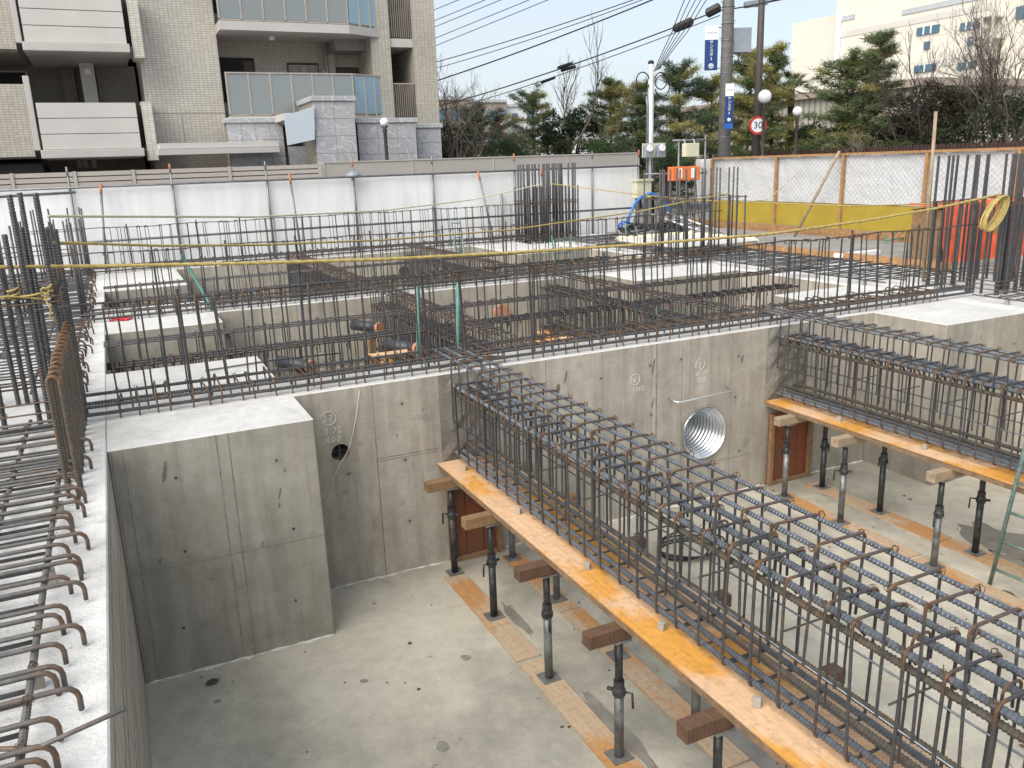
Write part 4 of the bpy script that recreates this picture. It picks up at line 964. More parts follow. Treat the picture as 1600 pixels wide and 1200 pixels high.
tag(b.build('foam_edge', 'foam_cream', None, True), 'lumpy cream foam along the edge of the raised slab', 'foam')
tag(solid([(11.3, 11.42, 8.6, 13.2, .001, .13)], 'timber_kerb', 'fence_timber', None, .006), 'long timber baulk along the wall strip on the right', 'timber')
tag(solid([(11.2, 12.2, 10.6, 10.72, .031, .12)], 'white_baulk', 'white_sheet', None, .01), 'white wrapped baulk beside the timber on the right', 'baulk')
# orange tarp over a stack
b = MB(); nx, nz = 26, 10; V = []; F = []
def tarp(i, j):
    x = 11.9+2.2*i/nx; z = .92*(1-j/nz); fold = .05*math.sin(i*1.5+j*.3)*(j/nz)+.03*math.sin(i*3.1)
    return (x+.02*math.sin(j), 9.2-.10*(j/nz)+fold, max(.032, z+.03*math.sin(i*.8)*(1-j/nz)))
for j in range(nz+1):
    for i in range(nx+1): V.append(tarp(i, j))
for i in range(nx+1): x, y_, z = tarp(i, 0); V.append((x, y_+.7, z+.02*math.sin(i*2.)))
for j in range(nz): 
    for i in range(nx): F.append((j*(nx+1)+i, j*(nx+1)+i+1, (j+1)*(nx+1)+i+1, (j+1)*(nx+1)+i))
o0 = (nz+1)*(nx+1)
for i in range(nx): F.append((o0+i, o0+i+1, i+1, i))
root = thing('covered_stack', (13, 9.5, .03), 'material stack under a bright orange tarpaulin behind the right rebar column', 'tarpaulin')
b.add(V, F).build('tarpaulin', 'orange_tarp', root, True)
MB().box(12.0, 14.05, 9.3, 9.85, .031, .86).build('stack', 'timber', root)

# ================================================================== APARTMENT HOUSE
random.seed(55)
AP = thing('apartment_house', (4, 26, zg), 'beige tiled apartment house with grey balconies at the upper left', 'building')
TOPZ = 17.
def PXB(name, mat, u0, v0, u1, v1, Y, depth, parent=AP, z0=None, z1=None, bevel=0.):
    """box whose front face covers photo pixels (u0,v0)-(u1,v1) on plane Y"""
    um, vm = (u0+u1)/2, (v0+v1)/2
    xa = ony(u0, vm, Y)[0]; xb = ony(u1, vm, Y)[0]
    zt = ony(um, v0, Y)[2] if z1 is None else z1; zb = ony(um, v1, Y)[2] if z0 is None else z0
    return solid([(xa, xb, Y, Y+depth, zb, zt)], name, mat, parent, bevel)
def X_(u, v, Y): return ony(u, v, Y)[0]
def Z_(u, v, Y): return ony(u, v, Y)[2]
YA = 23.8
# core masses (behind the balconies)
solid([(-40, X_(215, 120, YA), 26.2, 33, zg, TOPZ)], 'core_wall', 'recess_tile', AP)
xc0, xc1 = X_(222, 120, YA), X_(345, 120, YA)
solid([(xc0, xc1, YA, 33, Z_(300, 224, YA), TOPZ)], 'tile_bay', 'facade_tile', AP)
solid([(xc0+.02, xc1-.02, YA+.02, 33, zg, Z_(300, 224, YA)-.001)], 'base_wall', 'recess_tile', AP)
for u in (287,): xx = X_(u, 200, YA); solid([(xx-.006, xx+.006, YA-.004, YA, Z_(290, 222, YA), Z_(290, 178, YA))], 'movement_joint', 'seam', AP)
zz = Z_(300, 177, YA); solid([(X_(238, 177, YA), xc1, YA-.004, YA, zz-.007, zz+.007)], 'movement_joint', 'seam', AP)
# left stack of projecting balconies with grey panels
YBAL = 22.9
x0, x1 = X_(62, 200, YBAL), X_(217, 200, YBAL)
zt, zb_, zs = Z_(140, 160, YBAL), Z_(140, 233, YBAL), Z_(140, 246, YBAL)
FL = Z_(120, 67, YBAL)-zb_          # floor pitch
for f in range(-0, 6):
    dz = f*FL
    for k in range(3):
        a = zb_+(zt-zb_)*k/3; c = zb_+(zt-zb_)*(k+1)/3
        solid([(x0, x1, YBAL, YBAL+.12, a+dz+.008, c+dz-.008)], 'balcony_panel', 'panel_grey', AP, .004)
    solid([(x0+.02, x1-.02, YBAL+.03, YBAL+.14, zb_+dz, zt+dz-.02)], 'panel_backing', 'seam', AP)
    solid([(x0-.06, x1+.05, YBAL-.06, 26.19, zs+dz, zb_+dz-.002)], 'balcony_slab', 'panel_fascia', AP, .01)
    # tiled wing beside it
    solid([(x1+.12, X_(238, 200, YBAL)+.06, YBAL+.05, YA-.001, zs+dz-.1, zt+dz+.02)], 'tile_wing', 'facade_tile', AP)
    solid([(x1+.02, x1+.119, YBAL+.25, YBAL+.4, zb_+dz+.01, zt+dz-.05)], 'wing_gap', 'dark_recess', AP)
    # inside of the balcony
    solid([(X_(98, 130, 26.18), X_(118, 130, 26.18), 26.0, 26.19, zb_+dz, zb_+FL+dz-.2)], 'recess_column', 'recess_tile', AP)
    solid([(X_(128, 130, 25.4), X_(150, 130, 25.4), 25.0, 26.19, zb_+dz, zs+FL+dz-.002)], 'grey_pier', 'panel_grey', AP)
    solid([(X_(152, 130, 25.6), X_(213, 130, 25.6), 25.6, 26.19, zb_+dz, zs+FL+dz-.003)], 'inner_wall', 'soffit', AP)
    # brick balcony at the far left
    solid([(-8, x0-.20, YBAL+.25, YBAL+.5, zs+dz+.06, zt+dz+.42)], 'brick_parapet', 'side_tile', AP)
    solid([(-8, x0-.20, YBAL+.501, 26.19, zs+dz+.02, zs+dz+.30)], 'brick_floor', 'soffit', AP)
    solid([(x0-.19, x0-.06, YBAL+.2, YBAL+.36, zb_+dz, zt+dz+.6)], 'parapet_end', 'panel_fascia', AP, .01)
    wn = solid([(-2.6, -1.42, 26.12, 26.195, zb_+dz+.75, zt+dz+1.0)], 'window', 'dark_recess', AP); solid([(-2.62, -1.40, 26.08, 26.12, zt+dz+.985, zt+dz+1.02), (-1.44, -1.40, 26.08, 26.12, zb_+dz+.75, zt+dz+.98)], 'window_frame', 'frame_bronze', wn)
p = ony(137, 112, 24.98); solid([(p[0]-.07, p[0]+.07, 24.93, 24.999, p[2]-.07, p[2]+.07)], 'wall_lamp', 'lamp_white', AP)
p = ony(57, 102, 26.1); MB().lathe([(.06, 26.06), (.06, 26.19)], p[0], 0, 12, 'Y', p[2]).build('vent_cap', 'panel_fascia', AP)
# grey canopy over the ground floor
YC = 21.7
PXB('canopy', 'panel_fascia', 247, 231, 437, 240, YC, .9); PXB('canopy_lip', 'panel_grey', 249, 222, 436, 230.5, YC+.03, .85)
solid([(-8, x0-.1, YBAL+.6, 26.1, zg, zs-.1)], 'dark_ground_floor', 'dark_recess', AP)
PXB('ground_floor_wall', 'brown_door', 250, 241, 445, 262, 24.2, .1)
for u in (120, 130, 143): PXB('louvre', 'soffit', u, 246, u+7, 262, 25.0, .08)
# right half: recessed galleries with glass balustrades
YG, YR = 23.0, 24.9
xg0, xg1, xgc = xc1+.002, X_(545, 40, YG), X_(594, 48, YG+.75)
zslt, zslb = Z_(440, 35, YG), Z_(440, 49, YG)
zg2 = Z_(440, 130, YG); zg2b = Z_(440, 180, YG)
FG = zslt-(zg2b-.02)
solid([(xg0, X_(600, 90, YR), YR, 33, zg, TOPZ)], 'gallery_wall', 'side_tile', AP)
for f in range(0, 6):
    dz = f*FG; zs_t = zslt-FG+dz; zs_b = zslb-FG+dz
    poly = [(xg0, YG), (xg1, YG), (xgc, YG+.55), (xgc, YR-.002), (xg0, YR-.002)]
    MB().prism(poly, zs_b, zs_t).build('gallery_slab', 'panel_fascia', AP)
    # balustrade: each pane between bronze posts
    n = 6; xs_ = [xg0+.02+(xg1-xg0-.02)*i/n for i in range(n+1)]
    for a, c in zip(xs_, xs_[1:]): solid([(a+.02, c-.02, YG+.06, YG+.072, zs_t+.06, zs_t+1.02)], 'glass_pane', 'balcony_glass', AP)
    for a in xs_: solid([(a-.019, a+.019, YG+.045, YG+.085, zs_t+.001, zs_t+1.03)], 'baluster', 'frame_bronze', AP)
    MB().beam((xg0, YG+.065, zs_t+1.05), (xg1, YG+.065, zs_t+1.05), .05, .035).build('handrail', 'frame_bronze', AP)
    MB().beam((xg0, YG+.065, zs_t+.035), (xg1, YG+.065, zs_t+.035), .04, .03).build('bottom_rail', 'frame_bronze', AP)
    A = Vector((xg1+.03, YG+.07, 0)); B = Vector((xgc-.05, YG+.58, 0)); C_ = Vector((xgc-.05, YR-.5, 0))
    for P0, P1, m_ in ((A, B, 3), (B, C_, 2)):
        for i in range(m_):
            a = P0.lerp(P1, (i+.04)/m_); c = P0.lerp(P1, (i+.96)/m_)
            MB().beam((a.x, a.y, zs_t+.54), (c.x, c.y, zs_t+.54), .012, .96).build('glass_pane', 'blue_glass', AP)
            e = P0.lerp(P1, (i+1)/m_); MB().box(e.x-.018, e.x+.018, e.y-.018, e.y+.018, zs_t+.002, zs_t+1.03).build('baluster', 'frame_bronze', AP)
        MB().beam((P0.x, P0.y, zs_t+1.05), (P1.x, P1.y, zs_t+1.05), .05, .035).build('handrail', 'frame_bronze', AP)
    # doors and windows in the gallery wall
    def opening(u0, v0, u1, v1, name, mat, dy=.0):
        xa, xb = X_(u0, 110, YR), X_(u1, 110, YR); za, zb2 = Z_(450, v1, YR)+dz, Z_(450, v0, YR)+dz
        return solid([(xa, xb, YR-.04-dy, YR-.001, za, zb2)], name, mat, AP), xa, xb, za, zb2
    opening(345, 92, 398, 160, 'door_recess', 'dark_recess')
    o, xa, xb, za, zb2 = opening(381, 97, 396, 160, 'door', 'brown_door', .02)
    o, xa, xb, za, zb2 = opening(449, 98, 498, 132, 'window', 'brown_door')
    sh = opening(451, 102, 496, 131, 'shutter_frame', 'frame_bronze', .015)[0]
    for k in range(8):
        z_ = za+.02+(zb2-za-.1)*k/8; 
        for s in (0, 1): solid([(xa+.05+s*(xb-xa)/2, xa+(xb-xa)/2-.03+s*(xb-xa)/2-.01, YR-.07, YR-.056, z_+.012, z_+.045)], 'shutter_slat', 'brown_door' if (s and k < 4) else 'rail_brown', sh)
    opening(523, 104, 565, 160, 'door', 'brown_door', .01)
    solid([(X_(523, 70, YR-.9), X_(583, 70, YR-.9), YR-.9, YR-.05, Z_(550, 79, YR-.9)+dz, zslb+dz-.002)], 'dropped_beam', 'soffit', AP)
    solid([(X_(512, 100, YR-.1), X_(523, 100, YR-.1), YR-.15, YR-.002, zs_t+.002, zslb+dz-.003)], 'pilaster', 'side_tile', AP)
    xp = X_(510, 100, YR-.2); MB().tube([(xp, YR-.2, zs_t+.01), (xp, YR-.2, zslb+dz-.01)], .04, 8).build('downpipe', 'frame_bronze', AP, True)
    xq = X_(506, 118, YR-.1); zq = Z_(506, 110, YR-.1)+dz; MB().tube([(xq, YR-.02, zq), (xq, YR-.12, zq), (xq+.05, YR-.14, zq-.1), (xq+.12, YR-.14, zq-.5)], .04, 8).build('duct', 'panel_grey', AP, True)
    xl = X_(426, 60, YG+.8); MB().lathe([(.08, zslb+dz-.09), (.08, zslb+dz-.001)], xl, YG+.9, 12).build('ceiling_lamp', 'lamp_white', AP)
# tiled corner pier, slot with bar railing and end wall
YP = 23.5
xa, xb = X_(581, 90, YP), X_(611, 90, YP); xd, xe = X_(647, 90, YP), X_(682, 90, YP)
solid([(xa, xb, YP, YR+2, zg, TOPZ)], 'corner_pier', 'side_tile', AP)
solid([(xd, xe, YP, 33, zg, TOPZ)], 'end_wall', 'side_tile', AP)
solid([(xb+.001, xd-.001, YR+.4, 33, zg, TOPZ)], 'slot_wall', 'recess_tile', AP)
for f in range(0, 6):
    dz = f*FG-FG*0
    za = Z_(628, 60, YP)-FG+dz; solid([(xb+.002, xd-.002, YP+.05, YR+.39, za-.22, za)], 'slot_slab', 'panel_fascia', AP)
    zr = za+.02+1.05
    for k in range(11):
        x = xb+.04+(xd-xb-.08)*k/10; solid([(x-.014, x+.014, YP+.06, YP+.085, za+.03, zr)], 'rail_bar', 'rail_brown', AP)
    solid([(xb+.003, xd-.003, YP+.05, YP+.095, zr+.001, zr+.03)], 'handrail', 'frame_bronze', AP)
    w_ = solid([(xb+.02, xb+.30, YR+.36, YR+.399, za+.02, za+2.0)], 'door', 'frame_bronze', AP); solid([(xb+.05, xb+.26, YR+.35, YR+.359, za+.9, za+1.9)], 'pane', 'window_glass', w_)
    MB().tube([(xd-.25, YR+.3, za+.01), (xd-.25, YR+.3, za+2.6)], .035, 8).build('downpipe', 'frame_bronze', AP, True)
# marble-clad plinth and entrance, each slab its own piece
def stones(u0, v0, u1, v1, Y, nx, nz, label, depth=.5, top=True):
    root = thing('marble_wall', (X_((u0+u1)/2, v1, Y), Y, zg), label, 'wall', 'marble clad walls')
    xa, xb = X_(u0, (v0+v1)/2, Y), X_(u1, (v0+v1)/2, Y); za = zg; zb2 = Z_((u0+u1)/2, v0, Y); hz = (zb2-.0-Z_((u0+u1)/2, v1, Y))/nz
    solid([(xa+.004, xb-.004, Y+.02, Y+depth, za, zb2-.004)], 'core', 'seam', root)
    k = 0; z1 = zb2
    while z1 > za+.05:
        z0 = max(za, z1-hz)
        for i in range(nx):
            off = .0
            MB().box(xa+(xb-xa)*i/nx+.004, xa+(xb-xa)*(i+1)/nx-.004, Y, Y+.0195, z0+.004, z1-.004).build('slab', 'marble', root)
        z1 = z0; k += 1
    if top: solid([(xa-.05, xb+.05, Y-.05, Y+depth, zb2+.001, zb2+.12)], 'coping', 'marble', root, .01)
    return root
stones(357, 192, 444, 250, 22.5, 4, 2.2, 'marble clad wall left of the entrance under the glass balcony')
stones(492, 158, 556, 250, 21.3, 2, 3.4, 'tall marble clad entrance block with the pale blue canopy', 1.6)
stones(560, 192, 651, 250, 21.8, 3, 2.4, 'marble clad wall behind the street lamp, right of the entrance')
stones(652, 200, 690, 250, 22.3, 1, 2.2, 'marble clad end wall at the corner of the apartment house')
# pale blue canopy panel on the entrance
YE = 21.2
b = MB().prism([(X_(444, 176, YE), Z_(444, 181, YE)), (X_(491, 168, YE), Z_(491, 166, YE)), (X_(492, 218, YE), Z_(492, 218, YE)), (X_(450, 226, YE), Z_(450, 227, YE))], YE, YE+.08, 'Y')
root = thing('entrance_canopy', (X_(470, 226, YE), YE, Z_(470, 226, YE)), 'pale blue sloped canopy panel on the marble entrance', 'canopy')
b.build('panel', 'light_blue_panel', root); MB().box(X_(446, 180, YE)-.02, X_(491, 180, YE), YE+.081, YE+1.5, Z_(470, 180, YE)-.1, Z_(470, 176, YE)).build('roof', 'panel_fascia', root)
MB().box(X_(450, 228, YE+1.3), X_(492, 228, YE+1.3), YE+1.3, YE+1.4, zg, Z_(470, 226, YE)).build('back_wall', 'marble', root)
# small lamp standing in front of the marble wall
def streetlamp(p, h, label, rg=.17, mat='pole_brown', arm=False):
    root = thing('street_lamp', (p[0], p[1], zg), label, 'street lamp', 'globe street lamps')
    zt = p[2]-rg*.9
    MB().lathe([(.11, zg), (.11, zg+.5), (.05, zg+.55), (.045, zt-.15), (.07, zt-.12), (.04, zt-.06), (.11, zt)], p[0], p[1], 12).build('post', mat, root, True)
    MB().lathe([(.001, -rg), (rg*.5, -rg*.87), (rg*.87, -rg*.5), (rg, 0), (rg*.87, rg*.5), (rg*.5, rg*.87), (.001, rg)], p[0], p[1], 18, 'Z', p[2]).build('globe', 'lamp_white', root, True)
    return root
p = ony(595, 192, 21.3); streetlamp((p[0], 21.0, p[2]), 2, 'small round lamp on a dark post before the marble wall', .11)

# ================================================================== STREET THINGS ON THE RIGHT
streetlamp(far(1195, 151, 25), 3.5, 'globe street lamp nearest to the speed sign', .20)
streetlamp(far(1246, 174, 25.5), 3.5, 'globe street lamp left of the big cedar', .145)
streetlamp(far(855, 194, 35), 3.5, 'globe street lamp far away among the trees at the centre', .18)
# utility pole with transformer box and signs
pp = far(1134, 150, 23); PX, PY = pp[0], pp[1]
root = thing('utility_pole', (PX, PY, zg), 'thick dark utility pole with a grey box and two blue signs', 'utility pole')
MB().lathe([(.185, zg), (.15, 6.9), (.15, 9.5)], PX, PY, 18).build('pole', 'pole_concrete', root, True)
for z in np.arange(1.9, 6.4, .42): MB().lathe([(.172, z), (.176, z+.01), (.172, z+.02)], PX, PY, 18).build('band', 'scaffold_pipe', root, True)
for i, z in enumerate(np.arange(2.0, 6.4, .45)): MB().tube([(PX+(.14 if i % 2 else -.14), PY, z+.2), (PX+(.27 if i % 2 else -.27), PY, z+.2)], .01, 5).build('step_bolt', 'scaffold_pipe', root)
rtv = Vector((RT[0], RT[1], 0)).normalized(); fwv = Vector((FW[0], FW[1], 0)).normalized()
def facing(c, w, h, d, name, mat, parent, bev=0.):
    c = Vector(c); return MB().beam(c-rtv*w/2, c+rtv*w/2, d, h).build(name, mat, parent)
bx = far(1155, 64, 22.8); facing(bx, .56, .62, .4, 'equipment_box', 'grey_box', root)
MB().tube([tuple(bx-np.array([0, 0, .3])), (bx[0], bx[1], bx[2]-.5), (PX+.1, PY, bx[2]-.75)], .015, 6).build('cable', 'cable_black', root)
def text(body, c, size, mat, parent, name='lettering', vertical=False, off=.03):
    cu = bpy.data.curves.new('t', 'FONT'); cu.body = body; cu.size = size; cu.align_x = 'CENTER'; cu.align_y = 'CENTER'; cu.extrude = .002; cu.resolution_u = 3
    o = bpy.data.objects.new('t', cu); COL.objects.link(o)
    dg = bpy.context.evaluated_depsgraph_get(); me = bpy.data.meshes.new_from_object(o.evaluated_get(dg)); bpy.data.objects.remove(o)
    c = Vector(c)-fwv*off
    for v in me.vertices:
        q = v.co.copy(); w = c+rtv*q.x+Vector((0, 0, 1))*q.y-fwv*q.z; v.co = w
    me.materials.clear(); me.materials.append(MAT[mat]); return link(name, me, parent)
def shop_sign(u, v0, v1, w, d, label):
    a = far(u, v0, d); c = far(u, v1, d); h = a[2]-c[2]; cx, cy = c[0], c[1]; zt = a[2]
    r_ = thing('pole_sign', (cx, cy, c[2]), label, 'sign', 'blue vertical signs')
    facing((cx, cy, zt-h*.155), w, h*.31, .03, 'top_panel', 'sign_white', r_); facing((cx, cy, zt-h*.31-h*.345), w, h*.689, .031, 'blue_panel', 'sign_blue', r_)
    text('SUNSTAR', (cx, cy, zt-h*.15), w*.2, 'far_grey', r_)
    for i, ch in enumerate('サンスター'):
        cc = (cx, cy, zt-h*.37-i*h*.092)
        if ch == 'ー':
            facing((cx-fwv.x*.02, cy-fwv.y*.02, cc[2]), .018, h*.062, .004, 'lettering', 'sign_white', r_)
        else: text(ch, cc, h*.098, 'sign_white', r_, off=.02)
    z0 = zt-h*.90; q = Vector((cx, cy, z0))-fwv*.02; rr = w*.17
    MB().tube([q+rtv*rr*math.cos(t)+Vector((0, 0, 1))*rr*math.sin(t) for t in np.linspace(0, 6.28, 17)[:-1]], .012, 4, closed=True).build('arrow_ring', 'sign_white', r_)
    MB().tube([q-rtv*rr*.6, q+Vector((0, 0, rr*.7)), q+rtv*rr*.6], .012, 4).tube([q+Vector((0, 0, rr*.6)), q-Vector((0, 0, rr*.7))], .012, 4).build('arrow_mark', 'sign_white', r_)
    return r_, (cx, cy, zt, h)
sg, (cx, cy, zt, h) = shop_sign(1110.5, 43, 110, .35, 22.8, 'blue and white vertical sign left of the utility pole')
for z in (zt-.05, zt-h+.05): MB().tube([(cx, cy, z), (PX, PY, z)], .012, 5).build('bracket', 'scaffold_pipe', sg)
sg2, (cx, cy, zt, h) = shop_sign(1138.5, 132, 193, .22, 22.5, 'blue and white sign fixed on the utility pole itself')
facing((cx, cy, zt-h-.07), .22, .13, .03, 'small_plate', 'sign_bright_blue', sg2)
# thin lamp pole with the 30 sign
tp_ = far(1181, 240, 26); root = thing('lamp_pole', (tp_[0], tp_[1], zg), 'tall slim brown pole carrying the round 30 sign', 'pole')
MB().lathe([(.13, zg), (.11, 4), (.085, 8.2)], tp_[0], tp_[1], 14).build('pole', 'pole_brown', root, True)
q = Vector(far(1181, 10, 26)); MB().tube([q, q+rtv*.25+Vector((0, 0, .1)), q+rtv*.9+Vector((0, 0, .2))], .035, 6).build('arm', 'pole_brown', root)
MB().beam(q-rtv*.35+Vector((0, 0, .05)), q+rtv*.35+Vector((0, 0, .12)), .25, .16).build('lamp_head', 'grey_box', root)
c30 = Vector(far(1184, 196, 25.4)); r30 = thing('speed_sign', tuple(c30), 'round red-rimmed speed limit sign reading 30', 'sign')
def disc(c, r, d, name, mat, parent):
    V = [c+rtv*r*math.cos(t)+Vector((0, 0, 1))*r*math.sin(t)-fwv*s for s in (0, d) for t in np.linspace(0, 6.2832, 29)[:-1]]; n = 28
    return MB().add(V, [tuple(range(n)), tuple(range(n, 2*n))]+[(i, (i+1) % n, n+(i+1) % n, n+i) for i in range(n)]).build(name, mat, parent)
disc(c30, .27, .02, 'rim', 'sign_red', r30); disc(c30-fwv*.021, .20, .004, 'face', 'sign_white', r30); text('30', c30, .29, 'sign_blue', r30, off=.03)
MB().tube([c30+fwv*.01, (tp_[0], tp_[1], c30.z)], .015, 5).build('bracket', 'pole_brown', r30)
# service pole with meters, boxes and cables at the fence corner
sp = ony(1016, 250, 18.45); SX, SY = sp[0], 18.45
root = thing('service_pole', (SX, SY, zg), 'white steel service pole with meter boxes at the fence corner', 'pole')
zt = Z_(1015, 100, SY); MB().lathe([(.085, zg), (.07, zt)], SX, SY, 14).build('pole', 'white_pole', root, True); MB().lathe([(.075, zt), (.075, zt+.06), (.03, zt+.09)], SX, SY, 12).build('cap', 'black_rubber', root)
MB().tube([(SX-.11, SY-.02, .1), (SX-.11, SY-.02, zt-1.0), (SX-.13, SY, zt-.75)], .03, 8).build('conduit', 'scaffold_pipe', root, True)
for s, rr_, dz in ((-1, .22, -.42), (1, .25, -.52), (1, .2, -.4)):
    MB().tube([(SX+s*.08+s*rr_*(1-math.cos(t))*.9, SY-.05-.03*rr_, zt+dz+rr_*math.sin(t)) for t in np.linspace(.3, 6., 20)], .016, 5).build('cable_loop', 'cable_black', root, True)
bk = solid([(SX-.32, SX+.36, SY-.14, SY-.1, Z_(1015, 246, SY), Z_(1015, 224, SY))], 'meter_board', 'cream_box', root)
for dx in (-.2, .18):
    mb_ = solid([(SX+dx-.13, SX+dx+.13, SY-.26, SY-.141, Z_(1015, 247, SY), Z_(1015, 227, SY))], 'meter', 'grey_box', root, .02)
    MB().lathe([(.08, SY-.30), (.09, SY-.26)], SX+dx, 0, 12, 'Y', Z_(1015, 232, SY)).build('dial', 'lamp_white', mb_)
for k in range(3): MB().tube([(SX-.1+.05*k, SY-.2, Z_(1015, 248, SY)), (SX-.05+.03*k, SY-.16, 1.0), (SX+.02*k, SY-.12, .05)], .014, 5).build('cable', 'cable_black', root, True)
p = ony(1000, 295, SY-.4); cbx = thing('switch_box', (p[0], SY-.5, .0), 'cream electrical box low on the fence corner, left of the service pole', 'electrical box')
solid([(p[0]-.24, p[0]+.2, SY-.62, SY-.4, Z_(1000, 309, SY-.4), Z_(1000, 283, SY-.4))], 'case', 'cream_box', cbx, .01); solid([(p[0]-.27, p[0]+.23, SY-.66, SY-.38, Z_(1000, 283, SY-.4)+.001, Z_(1000, 281, SY-.4)+.02)], 'lid', 'cream_box', cbx)
for dx in (-.18, .14): solid([(p[0]+dx-.02, p[0]+dx+.02, SY-.52, SY-.48, zg, Z_(1000, 309, SY-.4)-.001)], 'leg', 'scaffold_pipe', cbx)
# orange distribution box on a scaffold frame
YO = 17.6
fr = thing('scaffold_stand', (X_(1080, 300, YO), YO, zg), 'scaffold pipe frame holding the orange box by the fence corner', 'frame')
xl, xr = X_(1060, 270, YO), X_(1101, 270, YO); zz = Z_(1080, 219, YO)
for x, zt_ in ((xl, zz), (xr, Z_(1101, 211, YO))): MB().tube([(x, YO, zg), (x, YO, zt_)], .0243, 8).build('upright', 'scaffold_pipe', fr, True)
MB().tube([(xl-.2, YO, zz), (xr+.05, YO, zz)], .0243, 8).build('crossbar', 'scaffold_pipe', fr, True); MB().tube([(xl-1.0, YO+.05, Z_(1040, 271, YO)), (xr+.1, YO+.05, Z_(1080, 271, YO))], .0243, 8).build('crossbar', 'scaffold_pipe', fr, True)
ob = thing('distribution_box', (X_(1072, 275, YO-.2), YO-.2, Z_(1072, 281, YO-.2)), 'bright orange electrical distribution box on the pipe frame', 'electrical box')
xa, xb, za, zb2 = X_(1049, 270, YO-.2), X_(1092, 270, YO-.2), Z_(1072, 282, YO-.2), Z_(1072, 260, YO-.2)
solid([(xa, xb, YO-.26, YO-.03, za, zb2)], 'case', 'orange_box', ob, .015)
for f in (.28, .72): solid([(xa+(xb-xa)*f-.05, xa+(xb-xa)*f+.05, YO-.265, YO-.261, za+.06, zb2-.04)], 'label_plate', 'sign_white', ob)
for k in range(6):
    x = xa+.05+(xb-xa-.1)*k/5; MB().tube([(x, YO-.15, za), (x+random.uniform(-.05, .05), YO-.2, za-.35), (x+random.uniform(-.2, .2), YO-.25, za-.75), (x+random.uniform(-.3, .3), YO-.3, .03)], .012, 5).build('cable', 'cable_black', ob, True)
wb = thing('cream_cabinet', (X_(1075, 245, YO), YO, Z_(1075, 246, YO)), 'cream steel cabinet hung from the pipe frame', 'electrical box')
solid([(X_(1064, 235, YO), X_(1085, 235, YO), YO-.2, YO-.03, Z_(1075, 245, YO), Z_(1075, 224, YO))], 'case', 'cream_box', wb, .01)
for u in (1067, 1082): x = X_(u, 222, YO); MB().tube([(x, YO-.1, Z_(1075, 224, YO)), (x, YO-.02, zz+.03)], .01, 5).build('hanger', 'white_pole', wb)
# blue hose over the corner and dark cables heap
p0, p1, p2, p3 = ony(985, 352, 17.5), ony(1003, 310, 17.5), ony(1020, 302, 17.5), ony(1040, 320, 17.5)
pts = [ony(u, v, 17.5) for u, v in ((980, 350), (984, 335), (992, 318), (1003, 307), (1016, 302), (1030, 306), (1040, 318), (1046, 335), (1049, 346))]
b = MB().tube(pts, .035, 8).tube([q_+np.array([.04, .06, -.02]) for q_ in pts[:6]], .03, 8)
b2 = [ony(980, 350, 17.5)+np.array([.12*math.cos(t), .02*t, .1*math.sin(t)-.05]) for t in np.linspace(0, 12, 40)]; b.tube(b2, .028, 7)
tag(b.build('blue_hose', 'blue_hose', None, True), 'bright blue hose arching over the fence corner', 'hose')
b = MB()
for k in range(16):
    c = ony(random.uniform(985, 1070), 355, 17.3); b.tube([(c[0]+random.uniform(.1, .35)*math.cos(t+k), 17.2+.3*math.sin(t), .06+.03*(k % 6)+.12*abs(math.sin(t*.7+k))) for t in np.linspace(0, 5, 14)], .022, 5)
tag(b.build('cable_heap', 'black_rubber', None, True), 'heap of black cables on the slab below the blue hose', 'cables')

# ---- overhead wires
def wire(pts, r, label, sag=.0, extra=None):
    P = [Vector(far(*p)) for p in pts]; out = []
    for a, b_ in zip(P, P[1:]):
        for i in range(14): f = i/14; q = a.lerp(b_, f); q.z -= sag*4*f*(1-f); out.append(q)
    out.append(P[-1]); o = tag(MB().tube(out, r, 5).build('overhead_cable', 'cable_black', None, True), label, 'cable', 'overhead cables'); return o
wire([(640, 140, 30), (1060, -17, 23)], .022, 'thick overhead cable crossing the sky above the centre', .10)
wire([(640, 108, 32), (1040, -18, 25)], .016, 'twisted pair cable just above the thick sky cable', .1)
wire([(640, 118, 32), (1040, -14, 25)], .013, 'thin wire between the twisted pair and the thick cable', .12)
o = wire([(640, 176, 32), (805, 131, 27), (1120, 17, 23), (1240, -8, 24)], .02, 'overhead cable with black sleeves running to the utility pole', .05)
for (a, c, rr) in (((871, 106, 25.9), (895, 98, 25.5), .045), ((1052, 46, 23.8), (1083, 32, 23.4), .12), ((1103, 22, 23.1), (1126, 10, 22.9), .13)):
    A, B = Vector(far(*a)), Vector(far(*c)); MB().tube([A, A.lerp(B, .1), A.lerp(B, .9), B], [rr*.5, rr, rr, rr*.4], 8).build('sleeve', 'black_rubber', o)
o = wire([(640, 184, 32), (800, 142, 27), (1125, 24, 23)], .013, 'second overhead cable with sleeves, just below the first', .05)
A, B = Vector(far(877, 110, 26)), Vector(far(899, 104, 25.7)); MB().tube([A, B], .05, 8).build('sleeve', 'black_rubber', o)
A, B = Vector(far(846, 129, 26.5)), Vector(far(867, 121, 26.2)); MB().tube([A, B], .045, 8).build('sleeve', 'black_rubber', o)
for i, (v0, v1) in enumerate(((25, -12), (42, -5), (52, 0), (70, 3), (82, -6))):
    wire([(655, v0, 40), (655+(v0+14)*2.45, -14, 36)], .017, 'thin wire in the sky right of the apartment house, %s from the top' % ORD[i])
for i in range(5):
    wire([(1022+i*2, 112-i, 19.4), (1050+i*6, 50, 19.), (1073+i*9, -8, 18.6)], .010, 'thin drop wire from above to the service pole, %s from the left' % ORD[i], -.02)

